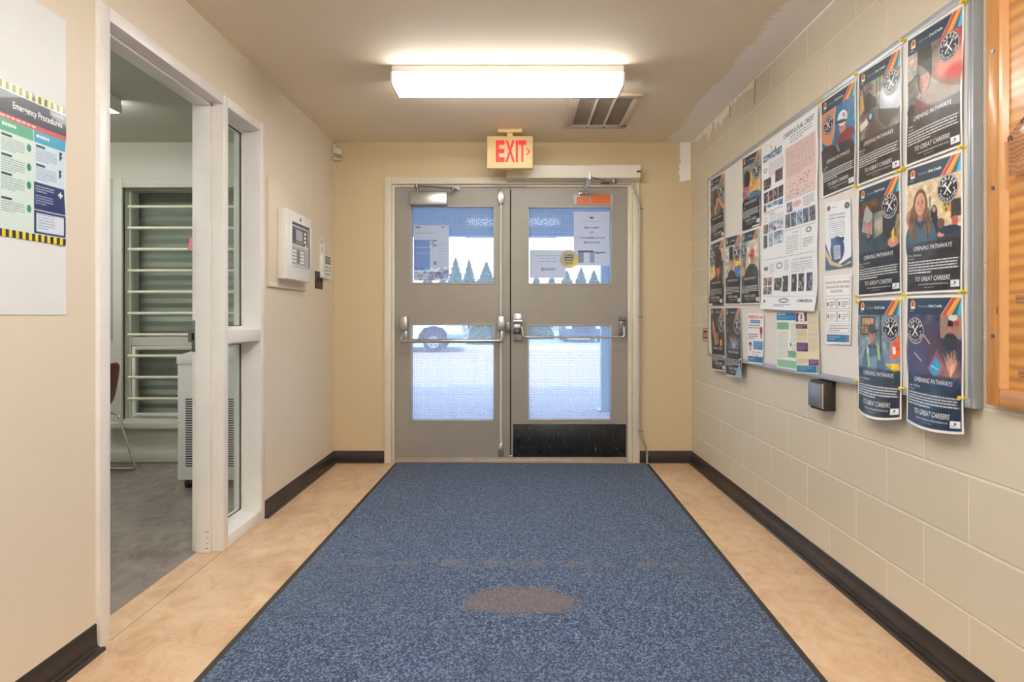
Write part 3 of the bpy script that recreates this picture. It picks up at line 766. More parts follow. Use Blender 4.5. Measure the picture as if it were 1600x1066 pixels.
# motion sensor in the corner
ms = thing('motion_sensor', 'small cream motion sensor high in the corner left of the doors', 'sensor', (-1.42, 4.85, 2.35))
o = MB().prism([(-1.4325, 4.875), (-1.4325, 4.80), (-1.408, 4.785), (-1.362, 4.845), (-1.372, 4.875)], 2.352, 2.440, 'Z', .004).build('sensor_body', M_dwhite, ms)
MB().prism([(-1.4085, 4.7815), (-1.3615, 4.8425), (-1.360, 4.8405), (-1.407, 4.7795)], 2.360, 2.395, 'Z').build('lens', pmat('grey sensor lens', (168, 160, 144), .4), ms)
MB().cyl((-1.425, 4.865, 2.44), (-1.425, 4.865, 2.478), .012, seg=10).build('bracket', M_dwhite, ms)

# ------------------------------------------------------------------ left wall: fire alarm panel, keypad, switches
X = -1.4325
yb0, yb1 = 3.568, 4.185
o = MB().box(X, X + .016, yb0, yb1, 1.335, 1.932, .003)
bk = tag(o.build('backing_board', M_wall), 'cream painted square backing board behind the fire alarm panel', 'board')
MB().box(X, X + .0165, yb0, yb1 + .01, 1.308, 1.336, .004).build('ledge', M_wall, bk)
fp = thing('fire_alarm_panel', 'white fire alarm control panel with grey display window on the left wall', 'control panel', (X + .05, 3.9, 1.36))
xf = -1.356
MB().box(X + .0175, xf, 3.678, 4.115, 1.360, 1.7775, .006).build('cabinet', M_white, fp)
ya, yb_, za, zb_ = 3.747, 4.08, 1.4507, 1.7105
A = Art(yb_ - ya, za and (zb_ - za), .002, (150, 158, 172)); s1 = A.asp
A.rect(0, 0, 1, .07, (60, 66, 84)); A.rect(0, .05, .96, s1 * .56, (196, 198, 202)); A.rect(.05, .08, .88, s1 * .50, (78, 84, 98))
A.rect(.24, .12, .58, s1 * .40, (168, 176, 190)); A.rect(.06, .13, .2, s1 * .42, (52, 56, 70)); A.rect(.25, s1 * .42, .6, s1 * .47, (130, 134, 142))
for k in range(3): A.rect(.66, .13 + k * .075, .78, .175 + k * .075, (240, 240, 240))
A.ell(.76, .37, .035, .035, (235, 235, 200)); A.rect(.6, s1 * .42, .66, s1 * .47, (60, 150, 70))
A.rect(0, s1 * .56, 1, s1, (172, 176, 184)); A.rect(.03, s1 * .62, .70, s1 * .95, (120, 126, 140))
for c_ in (.05, .45):
    for k in range(4): A.rect(c_, s1 * .64 + k * .062, c_ + .22, s1 * .64 + k * .062 + .045, (238, 238, 240))
for k in range(4): A.text(str(2 * k + 1), .17, s1 * .64 + k * .062 + .037, (70, 70, 90), h=.028); A.text(str(2 * k + 2), .57, s1 * .64 + k * .062 + .037, (70, 70, 90), h=.028)
A.rect(.92, 0, 1, s1, (92, 98, 112))
sheet('display_window', A, lambda u, v: (xf + .001, ya + (yb_ - ya) * u, zb_ - (zb_ - za) * v), art_mat('printed panel face', .25, .3), fp)
o = MB(); w = .007
o.box(xf, xf + .006, ya - w, ya, za - w, zb_ + w, .002).box(xf, xf + .006, yb_, yb_ + w, za - w, zb_ + w, .002).box(xf, xf + .006, ya, yb_, za - w, za, .002).box(xf, xf + .006, ya, yb_, zb_, zb_ + w, .002)
o.build('window_frame', M_white, fp)
MB().cyl((xf, 3.90, 1.742), (xf + .004, 3.90, 1.742), .009, seg=16).box(xf, xf + .006, 3.897, 3.903, 1.727, 1.742).build('key_lock', M_steel, fp)

kp = thing('keypad', 'small white alarm keypad with dark display near the corner on the left wall', 'keypad', (X + .01, 4.62, 1.415))
MB().box(X, X + .026, 4.515, 4.715, 1.418, 1.592, .006).build('keypad_body', M_white, kp)
A = Art(.19, .17, .0025, (238, 238, 236)); A.rect(.28, .04, .95, .34, (96, 88, 78)); A.rect(.38, .08, .85, .28, (150, 146, 128))
for r in range(3):
    for c_ in range(3): A.rect(.2 + c_ * .26, .42 + r * .13, .36 + c_ * .26, .50 + r * .13, (150, 150, 160))
A.words(.2, .9, .78, 2, .05, (150, 150, 160))
sheet('key_face', A, lambda u, v: (X + .0268, 4.52 + .19 * u, 1.590 - .17 * v), art_mat('printed plastic', .4), kp)
A = Art(.12, .11, .003, (240, 240, 236)); A.words(.1, .9, .1, 3, .1, (120, 120, 120)); A.ell(.5, .65, .13, .13, (90, 90, 90)); A.ell(.5, .65, .09, .09, (235, 235, 235))
ART_PAPER = art_mat('printed paper', .6)
tag(sheet('paper_label', A, lambda u, v: (X + .002, 4.52 + .12 * u, 1.71 - .11 * v), ART_PAPER), 'small white paper label stuck to the wall above the keypad', 'label')
sw = MB().box(X, X + .007, 4.416, 4.585, 1.338, 1.462, .003).build('switch_plate', pmat('dark bronze switch plate', (74, 66, 58), .4, .3))
tag(sw, 'dark bronze double light switch plate below the keypad on the left wall', 'switch')
for y in (4.455, 4.515): MB().box(X + .006, X + .016, y, y + .03, 1.385, 1.415, .002).build('toggle', M_black, sw)

# left wall near the camera: white sheet and safety poster
y1 = F * XL / (102 - 808)
o = MB().box(XL + .0005, XL + .0025, 1.0, y1, 1.137, 2.069)
tag(o.build('white_sheet', pmat('plain white sheet', (228, 230, 228), .5, amount=.02)), 'plain white sheet on the near left wall behind the safety poster', 'sheet')
pw, ph = .62, .434; yr = F * XL / (98.5 - 808)
A = Art(pw, ph, .0016, (220, 232, 240)); s1 = A.asp
A.rect(0, 0, 1, .035, (40, 44, 58)); n = 26
for k in range(n): A.rect(k / n, 0, (k + .5) / n, .035, (236, 216, 60))
A.rect(0, .035, 1, .04, (240, 240, 240)); A.rect(0, .04, 1, .145, (44, 46, 62))
A.rect(.585, .055, .59, .14, (200, 200, 205))
A.text('Emergency Procedures', .675, .108, (236, 236, 240), w=.30, h=.031, weight=.02)
A.rect(.90, .048, .985, .066, (120, 122, 140))
A.text('Emergency Procedures', .15, .108, (236, 236, 240), w=.30, h=.031, weight=.02)
A.rect(0, .145, 1, .168, (206, 84, 84)); A.words(.6, .95, .152, 1, .02, (240, 220, 220), .008)
cols = [(0, .2, '4f86c6', 'c9dff2'), (.2, .4, '4aa3a0', 'd6ebe4'), (.4, .60, '4f7fc0', 'd2e4f4'), (.60, .80, '5cae8c', 'd5e8e0'), (.80, 1.0, '45a5c8', 'd0e4f0')]
for k, (a_, b_, c1, c2) in enumerate(cols):
    A.rect(a_, .168, b_ - .004, .225, c1); A.rect(a_, .225, b_ - .004, s1 - .04, c2)
    A.words(a_ + .015, b_ - .05, .185, 1, .03, (255, 255, 255), .014)
    for j, yy in enumerate((.235, .325, .41, .52)):
        if k == 4 and j > 1: break
        A.rect(a_ + .012, yy, a_ + .07, yy + .010, '2c3e50'); A.words(a_ + .012, b_ - .055, yy + .018, 6 if j != 3 else 5, .0105, '7d92a6', .0045)
        if k == 3: A.ell(b_ - .03, yy + .03, .013, .018, '2f8f74')
        elif k == 4: A.poly([(b_ - .04, yy), (b_ - .02, yy), (b_ - .03, yy + .02), (b_ - .018, yy + .02), (b_ - .036, yy + .045)], '1c2230')
        else: A.ell(b_ - .03, yy + .03, .016, .016, '3b76b8'); A.ell(b_ - .03, yy + .03, .011, .011, 'd2e4f4'); A.rect(b_ - .032, yy + .02, b_ - .028, yy + .035, '3b76b8')
A.rect(.41, s1 - .14, .59, s1 - .04, '2b3f70'); A.text('VIU', .52, s1 - .075, (240, 240, 250), h=.025, weight=.02, anchor='c'); A.words(.43, .57, s1 - .125, 2, .018, (220, 225, 240), .008)
A.rect(.80, .415, .996, s1 - .04, '25366a'); A.words(.81, .93, .43, 3, .012, (230, 235, 245), .005)
A.rect(.955, .445, .985, .455, (240, 240, 240)); A.rect(.965, .435, .975, .465, (240, 240, 240)); A.words(.81, .92, .475, 4, .012, (210, 215, 235), .005)
A.rect(.80, .545, .996, .549, (235, 235, 240)); A.rect(.815, .56, .985, s1 - .05, (214, 226, 238)); A.words(.825, .93, .565, 6, .013, '6c7fa0', .004)
A.rect(0, s1 - .036, 1, s1, (40, 44, 58))
for k in range(n): A.rect(k / n, s1 - .036, (k + .5) / n, s1, (236, 216, 60))
def f(u, v): return (XL + .004 + .006 * np.clip(u - .9, 0, 1) * 10 * (.5 + .5 * np.sin(v * 9)), yr - pw + pw * u, 1.789 - ph * v)
tag(sheet('safety_poster', A, f, art_mat('glossy printed paper', .3, .25)), 'emergency procedures poster with yellow and black striped edges on the left wall', 'poster')

# ------------------------------------------------------------------ mat
MAT_A = math.radians(1.1)
def carpet(t, b):
    tcn = t.new('ShaderNodeTexCoord'); ob = tcn.outputs['Object']
    v = t.scale(ob, (1.0, .8, 1), rot=(0, 0, .95))
    vo = t.new('ShaderNodeTexVoronoi'); vo.inputs['Scale'].default_value = 165; vo.inputs['Randomness'].default_value = .3; t.link(v, vo.inputs['Vector'])
    rnd = t.new('ShaderNodeSeparateColor'); t.link(vo.outputs['Color'], rnd.inputs[0])
    fine = t.noise(ob, 420, 2)
    f = t.math('ADD', t.math('ADD', t.math('MULTIPLY', rnd.outputs[0], .38), t.math('MULTIPLY', fine, .30)), t.math('SUBTRACT', .36, t.math('MULTIPLY', vo.outputs['Distance'], .50)))
    c = t.ramp(f, [(.22, lin((28, 40, 64))), (.48, lin((72, 96, 130))), (.76, lin((146, 166, 192)))])
    big = t.noise(ob, 1.1, 4, .6)
    c = t.mix(t.math('MULTIPLY', t.ramp(big, [(.42, (0, 0, 0, 1)), (.66, (1, 1, 1, 1))]), .30), c, lin((84, 98, 118)))
    # brown dirt patch and the faint row of old tape marks
    s_ = t.new('ShaderNodeSeparateXYZ'); t.link(ob, s_.inputs[0])
    def blob(cx, cy, rx, ry, sc=9, am=.9, d=.35):
        a = t.math('DIVIDE', t.math('SUBTRACT', s_.outputs[0], cx), rx); q = t.math('DIVIDE', t.math('SUBTRACT', s_.outputs[1], cy), ry)
        e = t.math('SQRT', t.math('ADD', t.math('MULTIPLY', a, a), t.math('MULTIPLY', q, q)))
        e = t.math('ADD', e, t.math('MULTIPLY', t.math('SUBTRACT', t.noise(ob, sc, 5, .7), .5), am))
        return t.math('SUBTRACT', 1.0, t.math('DIVIDE', t.math('SUBTRACT', e, 1 - d), d, True), True)
    m1 = blob(0.02, 2.47 - 2.15, .25, .14, 6, 1.5, .3)
    row = blob(0.0, 2.84 - 2.15, .92, .05, 14, 1.6)
    row = t.math('MULTIPLY', row, t.ramp(t.noise(t.scale(ob, (9, 3, 1)), 1.6, 4, .7), [(.47, (0, 0, 0, 1)), (.56, (1, 1, 1, 1))]))
    c = t.mix(t.math('MULTIPLY', m1, .62), c, lin((130, 112, 102)))
    c = t.mix(t.math('MULTIPLY', row, .5), c, lin((128, 122, 122)))
    t.link(c, b.inputs['Base Color'])
    h = t.math('SUBTRACT', t.math('MULTIPLY', fine, .5), vo.outputs['Distance']); t.bump(h, .9, .004)
    b.inputs['Sheen Weight'].default_value = .15
M_carpet = mat('blue loop pile', rough=.95, spec=.1, build=carpet)
mt = thing('entrance_mat', 'large blue ribbed entrance mat with black rubber edge lying before the doors', 'mat', (-.016, 2.15, 0))
mt.rotation_euler = (0, 0, -MAT_A)
hw, y0, y1 = .983, -2.9, 4.815 - 2.15
me_ = MB().box(-hw + .03, hw - .03, y0 + .03, y1 - .004, .003, .011, .003).build('pile', M_carpet)
me_.parent = mt
pr = [(-hw, 0), (-hw + .003, .004), (-hw + .026, .0065), (-hw + .034, .0065), (-hw + .034, 0)]
o = MB().prism(pr, y0, y1, 'Y').prism([(-x, z) for x, z in pr], y0, y1, 'Y').box(-hw, hw, y0, y0 + .03, 0, .006, .002)
o = o.build('rubber_edge', pmat('dark rubber edge', (52, 52, 48), .6, amount=.1)); o.parent = mt

# seam of the floor at the doorway
struct(MB().box(-1.4215, -1.4200, 2.17, 3.02, 0, .0006).build('trim_4', pmat('dark floor seam', (96, 66, 44), .6)))
#PART2
# ------------------------------------------------------------------ right wall: magnetic board
XB = 1.343                                   # writing surface of the board
bz0, bz1, by0, by1 = .861, 2.105, 1.826, 4.385
bd = thing('notice_board', 'large grey-framed white notice board covered with posters on the block wall', 'notice board', (XB, 3.1, bz0))
MB().box(XB - .004, XR - .003, by0 + .03, by1 - .02, bz0 + .02, bz1 - .02).build('board_surface', pmat('grey white board', (226, 222, 214), .35, amount=.03, scale=3), bd)
M_bframe = pmat('satin aluminium board frame', (176, 182, 188), .35, .35, amount=.05, scale=10)
def rail(yz, axis, a, b): return MB().prism(yz, a, b, axis, .0015)
w = .026
MB().box(XB - .008, XR, by0, by0 + .012, bz0, bz1, .002).box(XB - .003, XR, by0 + .012, by0 + .032, bz0, bz1, .002).build('frame_rail', M_bframe, bd)
MB().box(XB - .0087, XB - .0080, by0 + .009, by0 + .0118, bz0 + .004, bz1 - .004).build('frame_groove', pmat('blue grey groove', (110, 124, 140), .4), bd)
MB().box(XB - .006, XR, by1 - w, by1, bz0, bz1, .002).build('frame_rail', M_bframe, bd)
MB().box(XB - .008, XR, by0 + .012, by1 - w, bz0, bz0 + w, .002).build('frame_rail', M_bframe, bd)
MB().box(XB - .006, XR, by0 + .012, by1 - w, bz1 - w, bz1, .002).build('frame_rail', M_bframe, bd)

XP = XB - .0085
def R(px, py, X=XP):
    p = onX(px, py, X); return p[1], p[2]
def hang(name, label, cat, group, corners, draw, m, res=.002, bulge=None, bg=(240, 240, 240), X=XP, vasp=None):
    """a sheet on the board between four corners of the board plane: top-left, top-right, bottom-left, bottom-right"""
    (a, b, c, d) = [R(*p, X) for p in corners]
    w_ = (abs(a[0] - b[0]) + abs(c[0] - d[0])) / 2; h_ = (abs(a[1] - c[1]) + abs(b[1] - d[1])) / 2
    A = Art(w_, h_, res, bg)
    if vasp: A.asp = vasp
    draw(A)
    def fn(u, v):
        y = (a[0] * (1 - u) + b[0] * u) * (1 - v) + (c[0] * (1 - u) + d[0] * u) * v
        z = (a[1] * (1 - u) + b[1] * u) * (1 - v) + (c[1] * (1 - u) + d[1] * u) * v
        x = X + 0 * u
        if bulge:
            off, dz = bulge(u, v); x = x - off; z = z + dz
        return x, y, z
    o = sheet(name, A, fn, m); return tag(o, label, cat, group)

NAVY, INK = (38, 62, 82), (24, 26, 30)
def badge(A, cx, cy, r, kx=1.0):
    A.ell(cx, cy, r * kx, r, (20, 22, 28)); A.ell(cx, cy, r * kx * .97, r * .97, (235, 235, 235)); A.ell(cx, cy, r * kx * .91, r * .91, (18, 22, 30))
    for t_, a0, sgn in (('CAREER', -90, 1), ('EDUCATION', 90, -1)):
        n = len(t_); sp_ = 25 if sgn > 0 else 17
        for i, ch in enumerate(t_):
            an = a0 + sgn * (i - (n - 1) / 2) * sp_; ra = math.radians(an); rr = r * (.60 if sgn > 0 else .84)
            A.text(ch, cx + rr * kx * math.cos(ra), cy + rr * math.sin(ra), (240, 240, 240), h=r * (.27 if sgn > 0 else .2), anchor='c', weight=.03, rot=an + 90 if sgn > 0 else an - 90)
    for s_ in (1, -1):
        A.line([(cx - s_ * .30 * r * kx, cy - .34 * r), (cx + s_ * .34 * r * kx, cy + .38 * r)], r * .12, (240, 240, 240))
    A.poly([(cx - .46 * r * kx, cy - .25 * r), (cx - .14 * r * kx, cy - .50 * r), (cx - .08 * r * kx, cy - .38 * r), (cx - .40 * r * kx, cy - .12 * r)], (240, 240, 240))
    A.poly([(cx + .22 * r * kx, cy - .48 * r), (cx + .42 * r * kx, cy - .34 * r), (cx + .28 * r * kx, cy - .2 * r)], (240, 240, 240))
    for s_ in (1, -1): A.ell(cx + s_ * .6 * r * kx, cy + .05 * r, r * .07, r * .07, (240, 240, 240))
    A.ell(cx, cy + .42 * r, r * .06, r * .06, (240, 240, 240))

def career(pic, sub='Welding', bpos=(.78, .37), ink=INK, br=.165, detail=True):
    def d(A):
        h = A.asp; k = h / 1.6
        A.rect(0, 0, 1, h, (238, 238, 236)); m = .03
        A.rect(m, m, 1 - m, h - m, ink)
        y0, y1 = .235 * k, .98 * k
        pic(A, y0, y1, k)
        # dark lower part under the words
        for i in range(10): A.rect(m, y1 - .02 * k + i * .010 * k, 1 - m, h - m, ink, .20)
        A.mottle(m, y1, 1 - m, h - m, .22, .16, int(br * 1000) + len(sub))
        A.rect(m, m, 1 - m, y0, NAVY)
        for (a_, c_) in ((.66, (206, 82, 40)), (.745, (240, 160, 38)), (.83, (22, 112, 130)), (.905, (96, 180, 214))):
            wd = .075; q = [(a_, y0), (a_ + wd, y0), (a_ + wd + .17, m), (a_ + .17, m)]
            q = [(min(x, 1 - m), y) for x, y in q]; A.poly(q, c_)
        for a_ in (.655, .74, .825, .90): A.line([(a_, y0), (min(a_ + .17, 1 - m), m)], .008, (225, 225, 220)) if a_ + .17 < 1 - m else None
        A.ell(.135, .11 * k, .048, .052, (236, 170, 120)); A.ell(.135, .105 * k, .026, .03, (170, 84, 60)); A.rect(.095, .14 * k, .18, .165 * k, (240, 240, 240)); A.words(.08, .2, .185 * k, 1, .02, (235, 235, 235), .011)
        A.text('The Careers & ', .235, .145 * k, (225, 230, 234), h=.024); A.text('Dual Credits', .44, .145 * k, (245, 246, 248), h=.03, weight=.03)
        badge(A, bpos[0], bpos[1] * k, br)
        A.text('OPENING PATHWAYS', .5, 1.07 * k, (245, 245, 245), w=.68, h=.052, anchor='c', shear=.25, weight=.008)
        A.text(sub, .05, 1.135 * k, (235, 235, 235), h=.026, weight=.01); A.words(.05, .24, 1.16 * k, 1, .03, (220, 220, 220), .012, .8)
        for i in range(5):
            L = .95 - .03 * ((i * 7) % 3) if i < 4 else .5
            A.rect(.05, (1.20 + .0335 * i) * k, L, (1.2155 + .0335 * i) * k, (225, 225, 225), .55)
        A.words(.05, .92, 1.20 * k, 5, .0335 * k, (240, 240, 240), .0155, .75, .5)
        A.text('TO GREAT CAREERS', .5, 1.445 * k, (248, 248, 248), w=.62, h=.055, anchor='c', shear=.25, weight=.008)
        A.text('www.careersandtransitions.ca', .51, 1.495 * k, (240, 240, 240), w=.54, h=.024, anchor='c', weight=.01)
        A.words(.36, .66, 1.52 * k, 1, .02, (200, 200, 200), .008)
        A.rect(.815, 1.455 * k, .955, 1.535 * k, (236, 238, 240)); A.rect(.87, 1.475 * k, .9, 1.495 * k, (40, 60, 90)); A.words(.83, .94, 1.505 * k, 1, .02, (90, 110, 130), .008)
    return d

def person(A, x, y, s, skin, hair, top, style='short', hat=None, face=0.0):
    s = s * 1.15
    """head and shoulders; y is the middle of the face, s the half height of the head"""
    sh = tuple(int(c * .78) for c in rgbi(skin))
    if style == 'long': A.ell(x, y + s * .25, s * 1.0, s * 1.55, hair, soft=.06); A.ell(x - s * .5, y + s * 1.2, s * .5, s * .9, hair, soft=.1); A.ell(x + s * .6, y + s * 1.1, s * .38, s * .9, hair, soft=.1)
    A.ell(x, y + s * 3.3, s * 2.0, s * 2.1, top, soft=.04); A.ell(x - s * 1.3, y + s * 3.4, s * .8, s * 1.7, top, soft=.06); A.ell(x + s * 1.3, y + s * 3.4, s * .8, s * 1.7, top, soft=.06)
    A.rect(x - s * .34, y + s * .6, x + s * .34, y + s * 1.5, sh)
    if style != 'none': A.ell(x, y - s * .25, s * .86, s * .98, hair, soft=.04)
    A.ell(x, y, s * .72, s * .98, skin, soft=.04)
    A.ell(x + s * (.42 - face), y + s * .1, s * .28, s * .7, sh, .35, soft=.5)
    for e in (-.28, .28):
        A.ell(x + (e + face * .4) * s, y - s * .08, s * .11, s * .055, (50, 40, 40)); A.rect(x + (e + face * .4) * s - s * .16, y - s * .27, x + (e + face * .4) * s + s * .16, y - s * .21, hair)
    A.poly([(x + face * s * .5 - .03 * s, y - s * .05), (x + face * s * .5 + .12 * s, y + .28 * s), (x + face * s * .5 - .1 * s, y + .28 * s)], sh)
    A.ell(x + face * s * .4, y + s * .50, s * .26, s * .07, (150, 60, 60)); A.ell(x + face * s * .4, y + s * .48, s * .2, s * .035, (240, 230, 225))
    A.poly([(x - s * .5, y + s * 1.25), (x, y + s * 1.8), (x + s * .5, y + s * 1.25), (x + s * .7, y + s * 1.6), (x, y + s * 2.2), (x - s * .7, y + s * 1.6)], tuple(int(c * .7) for c in rgbi(top)))
    if hat: hat(A, x, y, s)
def rgbi(c): return tuple(int(v) for v in (rgb(c) * 255))

def toque(c):
    def h(A, x, y, s): A.ell(x, y - s * .95, s * .84, s * .75, c); A.rect(x - s * .84, y - s * .85, x + s * .84, y - s * .42, tuple(int(v * .85) for v in rgbi(c)))
    return h
def cap(c, brim=-1):
    def h(A, x, y, s):
        A.ell(x, y - s * .72, s * .86, s * .66, c); A.poly([(x - s * .86, y - s * .72), (x + s * .86, y - s * .72), (x + s * .8, y - s * .42), (x - s * .8, y - s * .42)], c)
        A.ell(x + brim * s * .75, y - s * .45, s * .75, s * .17, tuple(int(v * .75) for v in rgbi(c)), rot=-8 * brim)
    return h
def hardhat(A, x, y, s):
    A.ell(x, y - s * .82, s * .98, s * .85, (225, 228, 232)); A.rect(x - s * .98, y - s * .85, x + s * .98, y - s * .58, (205, 210, 216)); A.ell(x - s * .3, y - s * .5, s * 1.2, s * .2, (60, 66, 74), rot=8)
    A.rect(x + s * .0, y - s * 1.3, x + s * .5, y - s * 1.12, (200, 60, 60)); A.rect(x + .1 * s, y - s * 1.05, x + s * .6, y - s * .9, (90, 110, 150))

M3 = .03
def pic_hardhat(A, y0, y1, k):
    A.rect(M3, y0, 1 - M3, y1, (40, 112, 160)); A.mottle(M3, y0, 1 - M3, y1, .12, .1, 1)
    A.poly([(M3, y0), (.46, y0), (.42, y0 + .45 * k), (.30, y0 + .62 * k), (M3, y0 + .45 * k)], (214, 140, 104)); A.line([(.46, y0), (.42, y0 + .42 * k)], .02, (235, 190, 160))
    A.ell(.2, y1 + .02, .34, .2, (62, 60, 66), soft=.05)
    person(A, .66, y0 + .36 * k, .115, (196, 130, 112), (44, 34, 32), (92, 44, 52), hat=hardhat, face=-.35)
    A.ell(.72, y0 + .56 * k, .24, .10, (132, 44, 60), rot=-12); A.ell(.62, y1, .34, .13, (58, 54, 58), soft=.05); A.line([(.48, y0 + .6 * k), (.56, y1)], .05, (120, 130, 140))
def pic_machine(A, y0, y1, k):
    A.rect(M3, y0, 1 - M3, y1, (118, 112, 98)); A.mottle(M3, y0, 1 - M3, y1, .3, .09, 2)
    for x in (.42, .5, .58): A.rect(x, y0, x + .03, y0 + .35 * k, (186, 190, 164), .8)
    A.poly([(.08, y0 + .12 * k), (.14, y0 + .1 * k), (.18, y0 + .34 * k), (.06, y0 + .38 * k)], (206, 160, 92))
    A.ell(.28, y0 + .26 * k, .10, .13, (48, 40, 46)); A.ell(.36, y0 + .34 * k, .09, .13, (62, 54, 52), rot=30)
    A.ell(.78, y0 + .34 * k, .24, .25, (178, 188, 200), soft=.04); A.ell(.74, y0 + .30 * k, .13, .15, (222, 228, 234), soft=.4); A.poly([(.5, y0 + .42 * k), (.96, y0 + .55 * k), (.7, y1 - .02), (.52, y0 + .58 * k)], (70, 60, 46))
    A.ell(.36, y0 + .5 * k, .15, .12, (96, 98, 104), rot=-30); A.ell(.34, y0 + .48 * k, .07, .07, (38, 60, 90)); A.ell(.33, y0 + .47 * k, .04, .04, (170, 190, 210))
    A.poly([(.05, y0 + .52 * k), (.24, y0 + .47 * k), (.28, y0 + .56 * k), (.07, y0 + .62 * k)], (226, 222, 208)); A.ell(.42, y1, .2, .2, (92, 76, 60), soft=.3)
def pic_redglow(A, y0, y1, k):
    A.rect(M3, y0, 1 - M3, y1, (128, 122, 112)); A.poly([(M3, y0), (.42, y0), (.26, y0 + .34 * k), (M3, y0 + .3 * k)], (176, 168, 156)); A.line([(M3, y0 + .36 * k), (.3, y0 + .26 * k)], .03, (60, 56, 52))
    A.rect(.6, y0, 1 - M3, y0 + .3 * k, (170, 64, 84)); A.mottle(M3, y0, 1 - M3, y1, .15, .1, 3)
    A.ell(.78, y0 + .36 * k, .24, .17, (232, 150, 132), soft=.35); A.ell(.86, y0 + .5 * k, .16, .1, (206, 52, 48), soft=.4)
    A.ell(.36, y0 + .22 * k, .14, .36, (52, 46, 44)); person(A, .36, y0 + .40 * k, .115, (190, 116, 104), (52, 42, 40), (116, 46, 54), hat=None)
    A.poly([(.24, y0 + .33 * k), (.22, y0), (.3, y0 - .02), (.44, y0 + .02), (.49, y0 + .33 * k)], (50, 44, 42)); A.ell(.1, y1 - .05, .08, .08, (30, 26, 30)); A.ell(.62, y0 + .62 * k, .3, .12, (132, 112, 84), .8, soft=.3)
def pic_hoodie(A, y0, y1, k):
    A.rect(M3, y0, 1 - M3, y1, (66, 60, 56)); A.rect(M3, y0, .5, y0 + .18 * k, (92, 66, 48)); A.rect(.42, y0 + .2 * k, .62, y0 + .62 * k, (150, 146, 130)); A.rect(.62, y0 + .16 * k, .97, y0 + .6 * k, (54, 52, 54)); A.rect(.88, y0 + .3 * k, .97, y0 + .7 * k, (170, 148, 108))
    A.mottle(M3, y0, 1 - M3, y1, .2, .1, 4); A.poly([(.12, y0 + .42 * k), (.2, y0 + .1 * k), (.25, y0 + .06 * k), (.40, y0 + .2 * k), (.38, y0 + .5 * k)], (160, 168, 160))
    person(A, .28, y0 + .34 * k, .105, (204, 140, 128), (120, 118, 110), (50, 72, 86), hat=lambda A, x, y, s: A.ell(x, y - s * .8, s * .9, s * .55, (164, 172, 164)))
    A.poly([(.3, y0 + .6 * k), (.62, y0 + .5 * k), (.7, y0 + .66 * k), (.45, y1)], (46, 64, 78)); A.ell(.83, y0 + .66 * k, .10, .07, (206, 140, 124)); A.rect(.80, y0 + .46 * k, .86, y0 + .66 * k, (226, 188, 60)); A.ell(.8, y0 + .34 * k, .1, .2, (46, 56, 66), rot=20)
def pic_longhair(A, y0, y1, k):
    A.rect(M3, y0, 1 - M3, y1, (222, 202, 164)); A.rect(.47, y0 + .2 * k, .5, y1, (120, 132, 142)); A.rect(.68, y0 + .28 * k, .82, y0 + .44 * k, (216, 182, 98)); A.rect(.82, y0 + .3 * k, .97, y0 + .52 * k, (66, 62, 64)); A.rect(.84, y0 + .5 * k, .97, y0 + .53 * k, (200, 200, 205))
    for q in ((.72, .32), (.77, .32), (.73, .38)): A.rect(q[0], y0 + q[1] * k, q[0] + .03, y0 + (q[1] + .04) * k, (120, 90, 70))
    A.mottle(M3, y0, 1 - M3, y1, .1, .08, 5)
    A.poly([(.48, y0 + .56 * k), (.97, y0 + .62 * k), (.97, y1), (.46, y1)], (52, 68, 84)); A.ell(.55, y0 + .42 * k, .055, .10, (34, 34, 40)); A.ell(.55, y0 + .37 * k, .028, .036, (200, 146, 124)); A.ell(.56, y0 + .54 * k, .06, .12, (40, 46, 58))
    A.ell(.88, y0 + .55 * k, .05, .06, (190, 100, 90)); A.ell(.66, y0 + .55 * k, .06, .06, (110, 82, 62)); A.ell(.1, y0 + .42 * k, .08, .1, (190, 130, 100))
    A.ell(.28, y1 - .02, .29, .27, (74, 100, 114), soft=.04); person(A, .30, y0 + .27 * k, .12, (218, 164, 140), (112, 80, 58), (74, 100, 114), style='long', face=.15)
    for i, (xx, yy) in enumerate(((.16, .36), (.13, .46), (.12, .56), (.18, .62), (.42, .40), (.44, .5), (.43, .58))): A.ell(xx, y0 + yy * k, .055, .075, (112, 80, 58) if i % 2 else (134, 98, 70), soft=.2)
    A.line([(.41, y0 + .5 * k), (.44, y1 - .04)], .02, (50, 64, 78)); A.ell(.66, y0 + .68 * k, .06, .03, (206, 150, 130)); A.ell(.8, y0 + .64 * k, .16, .05, (40, 58, 78))
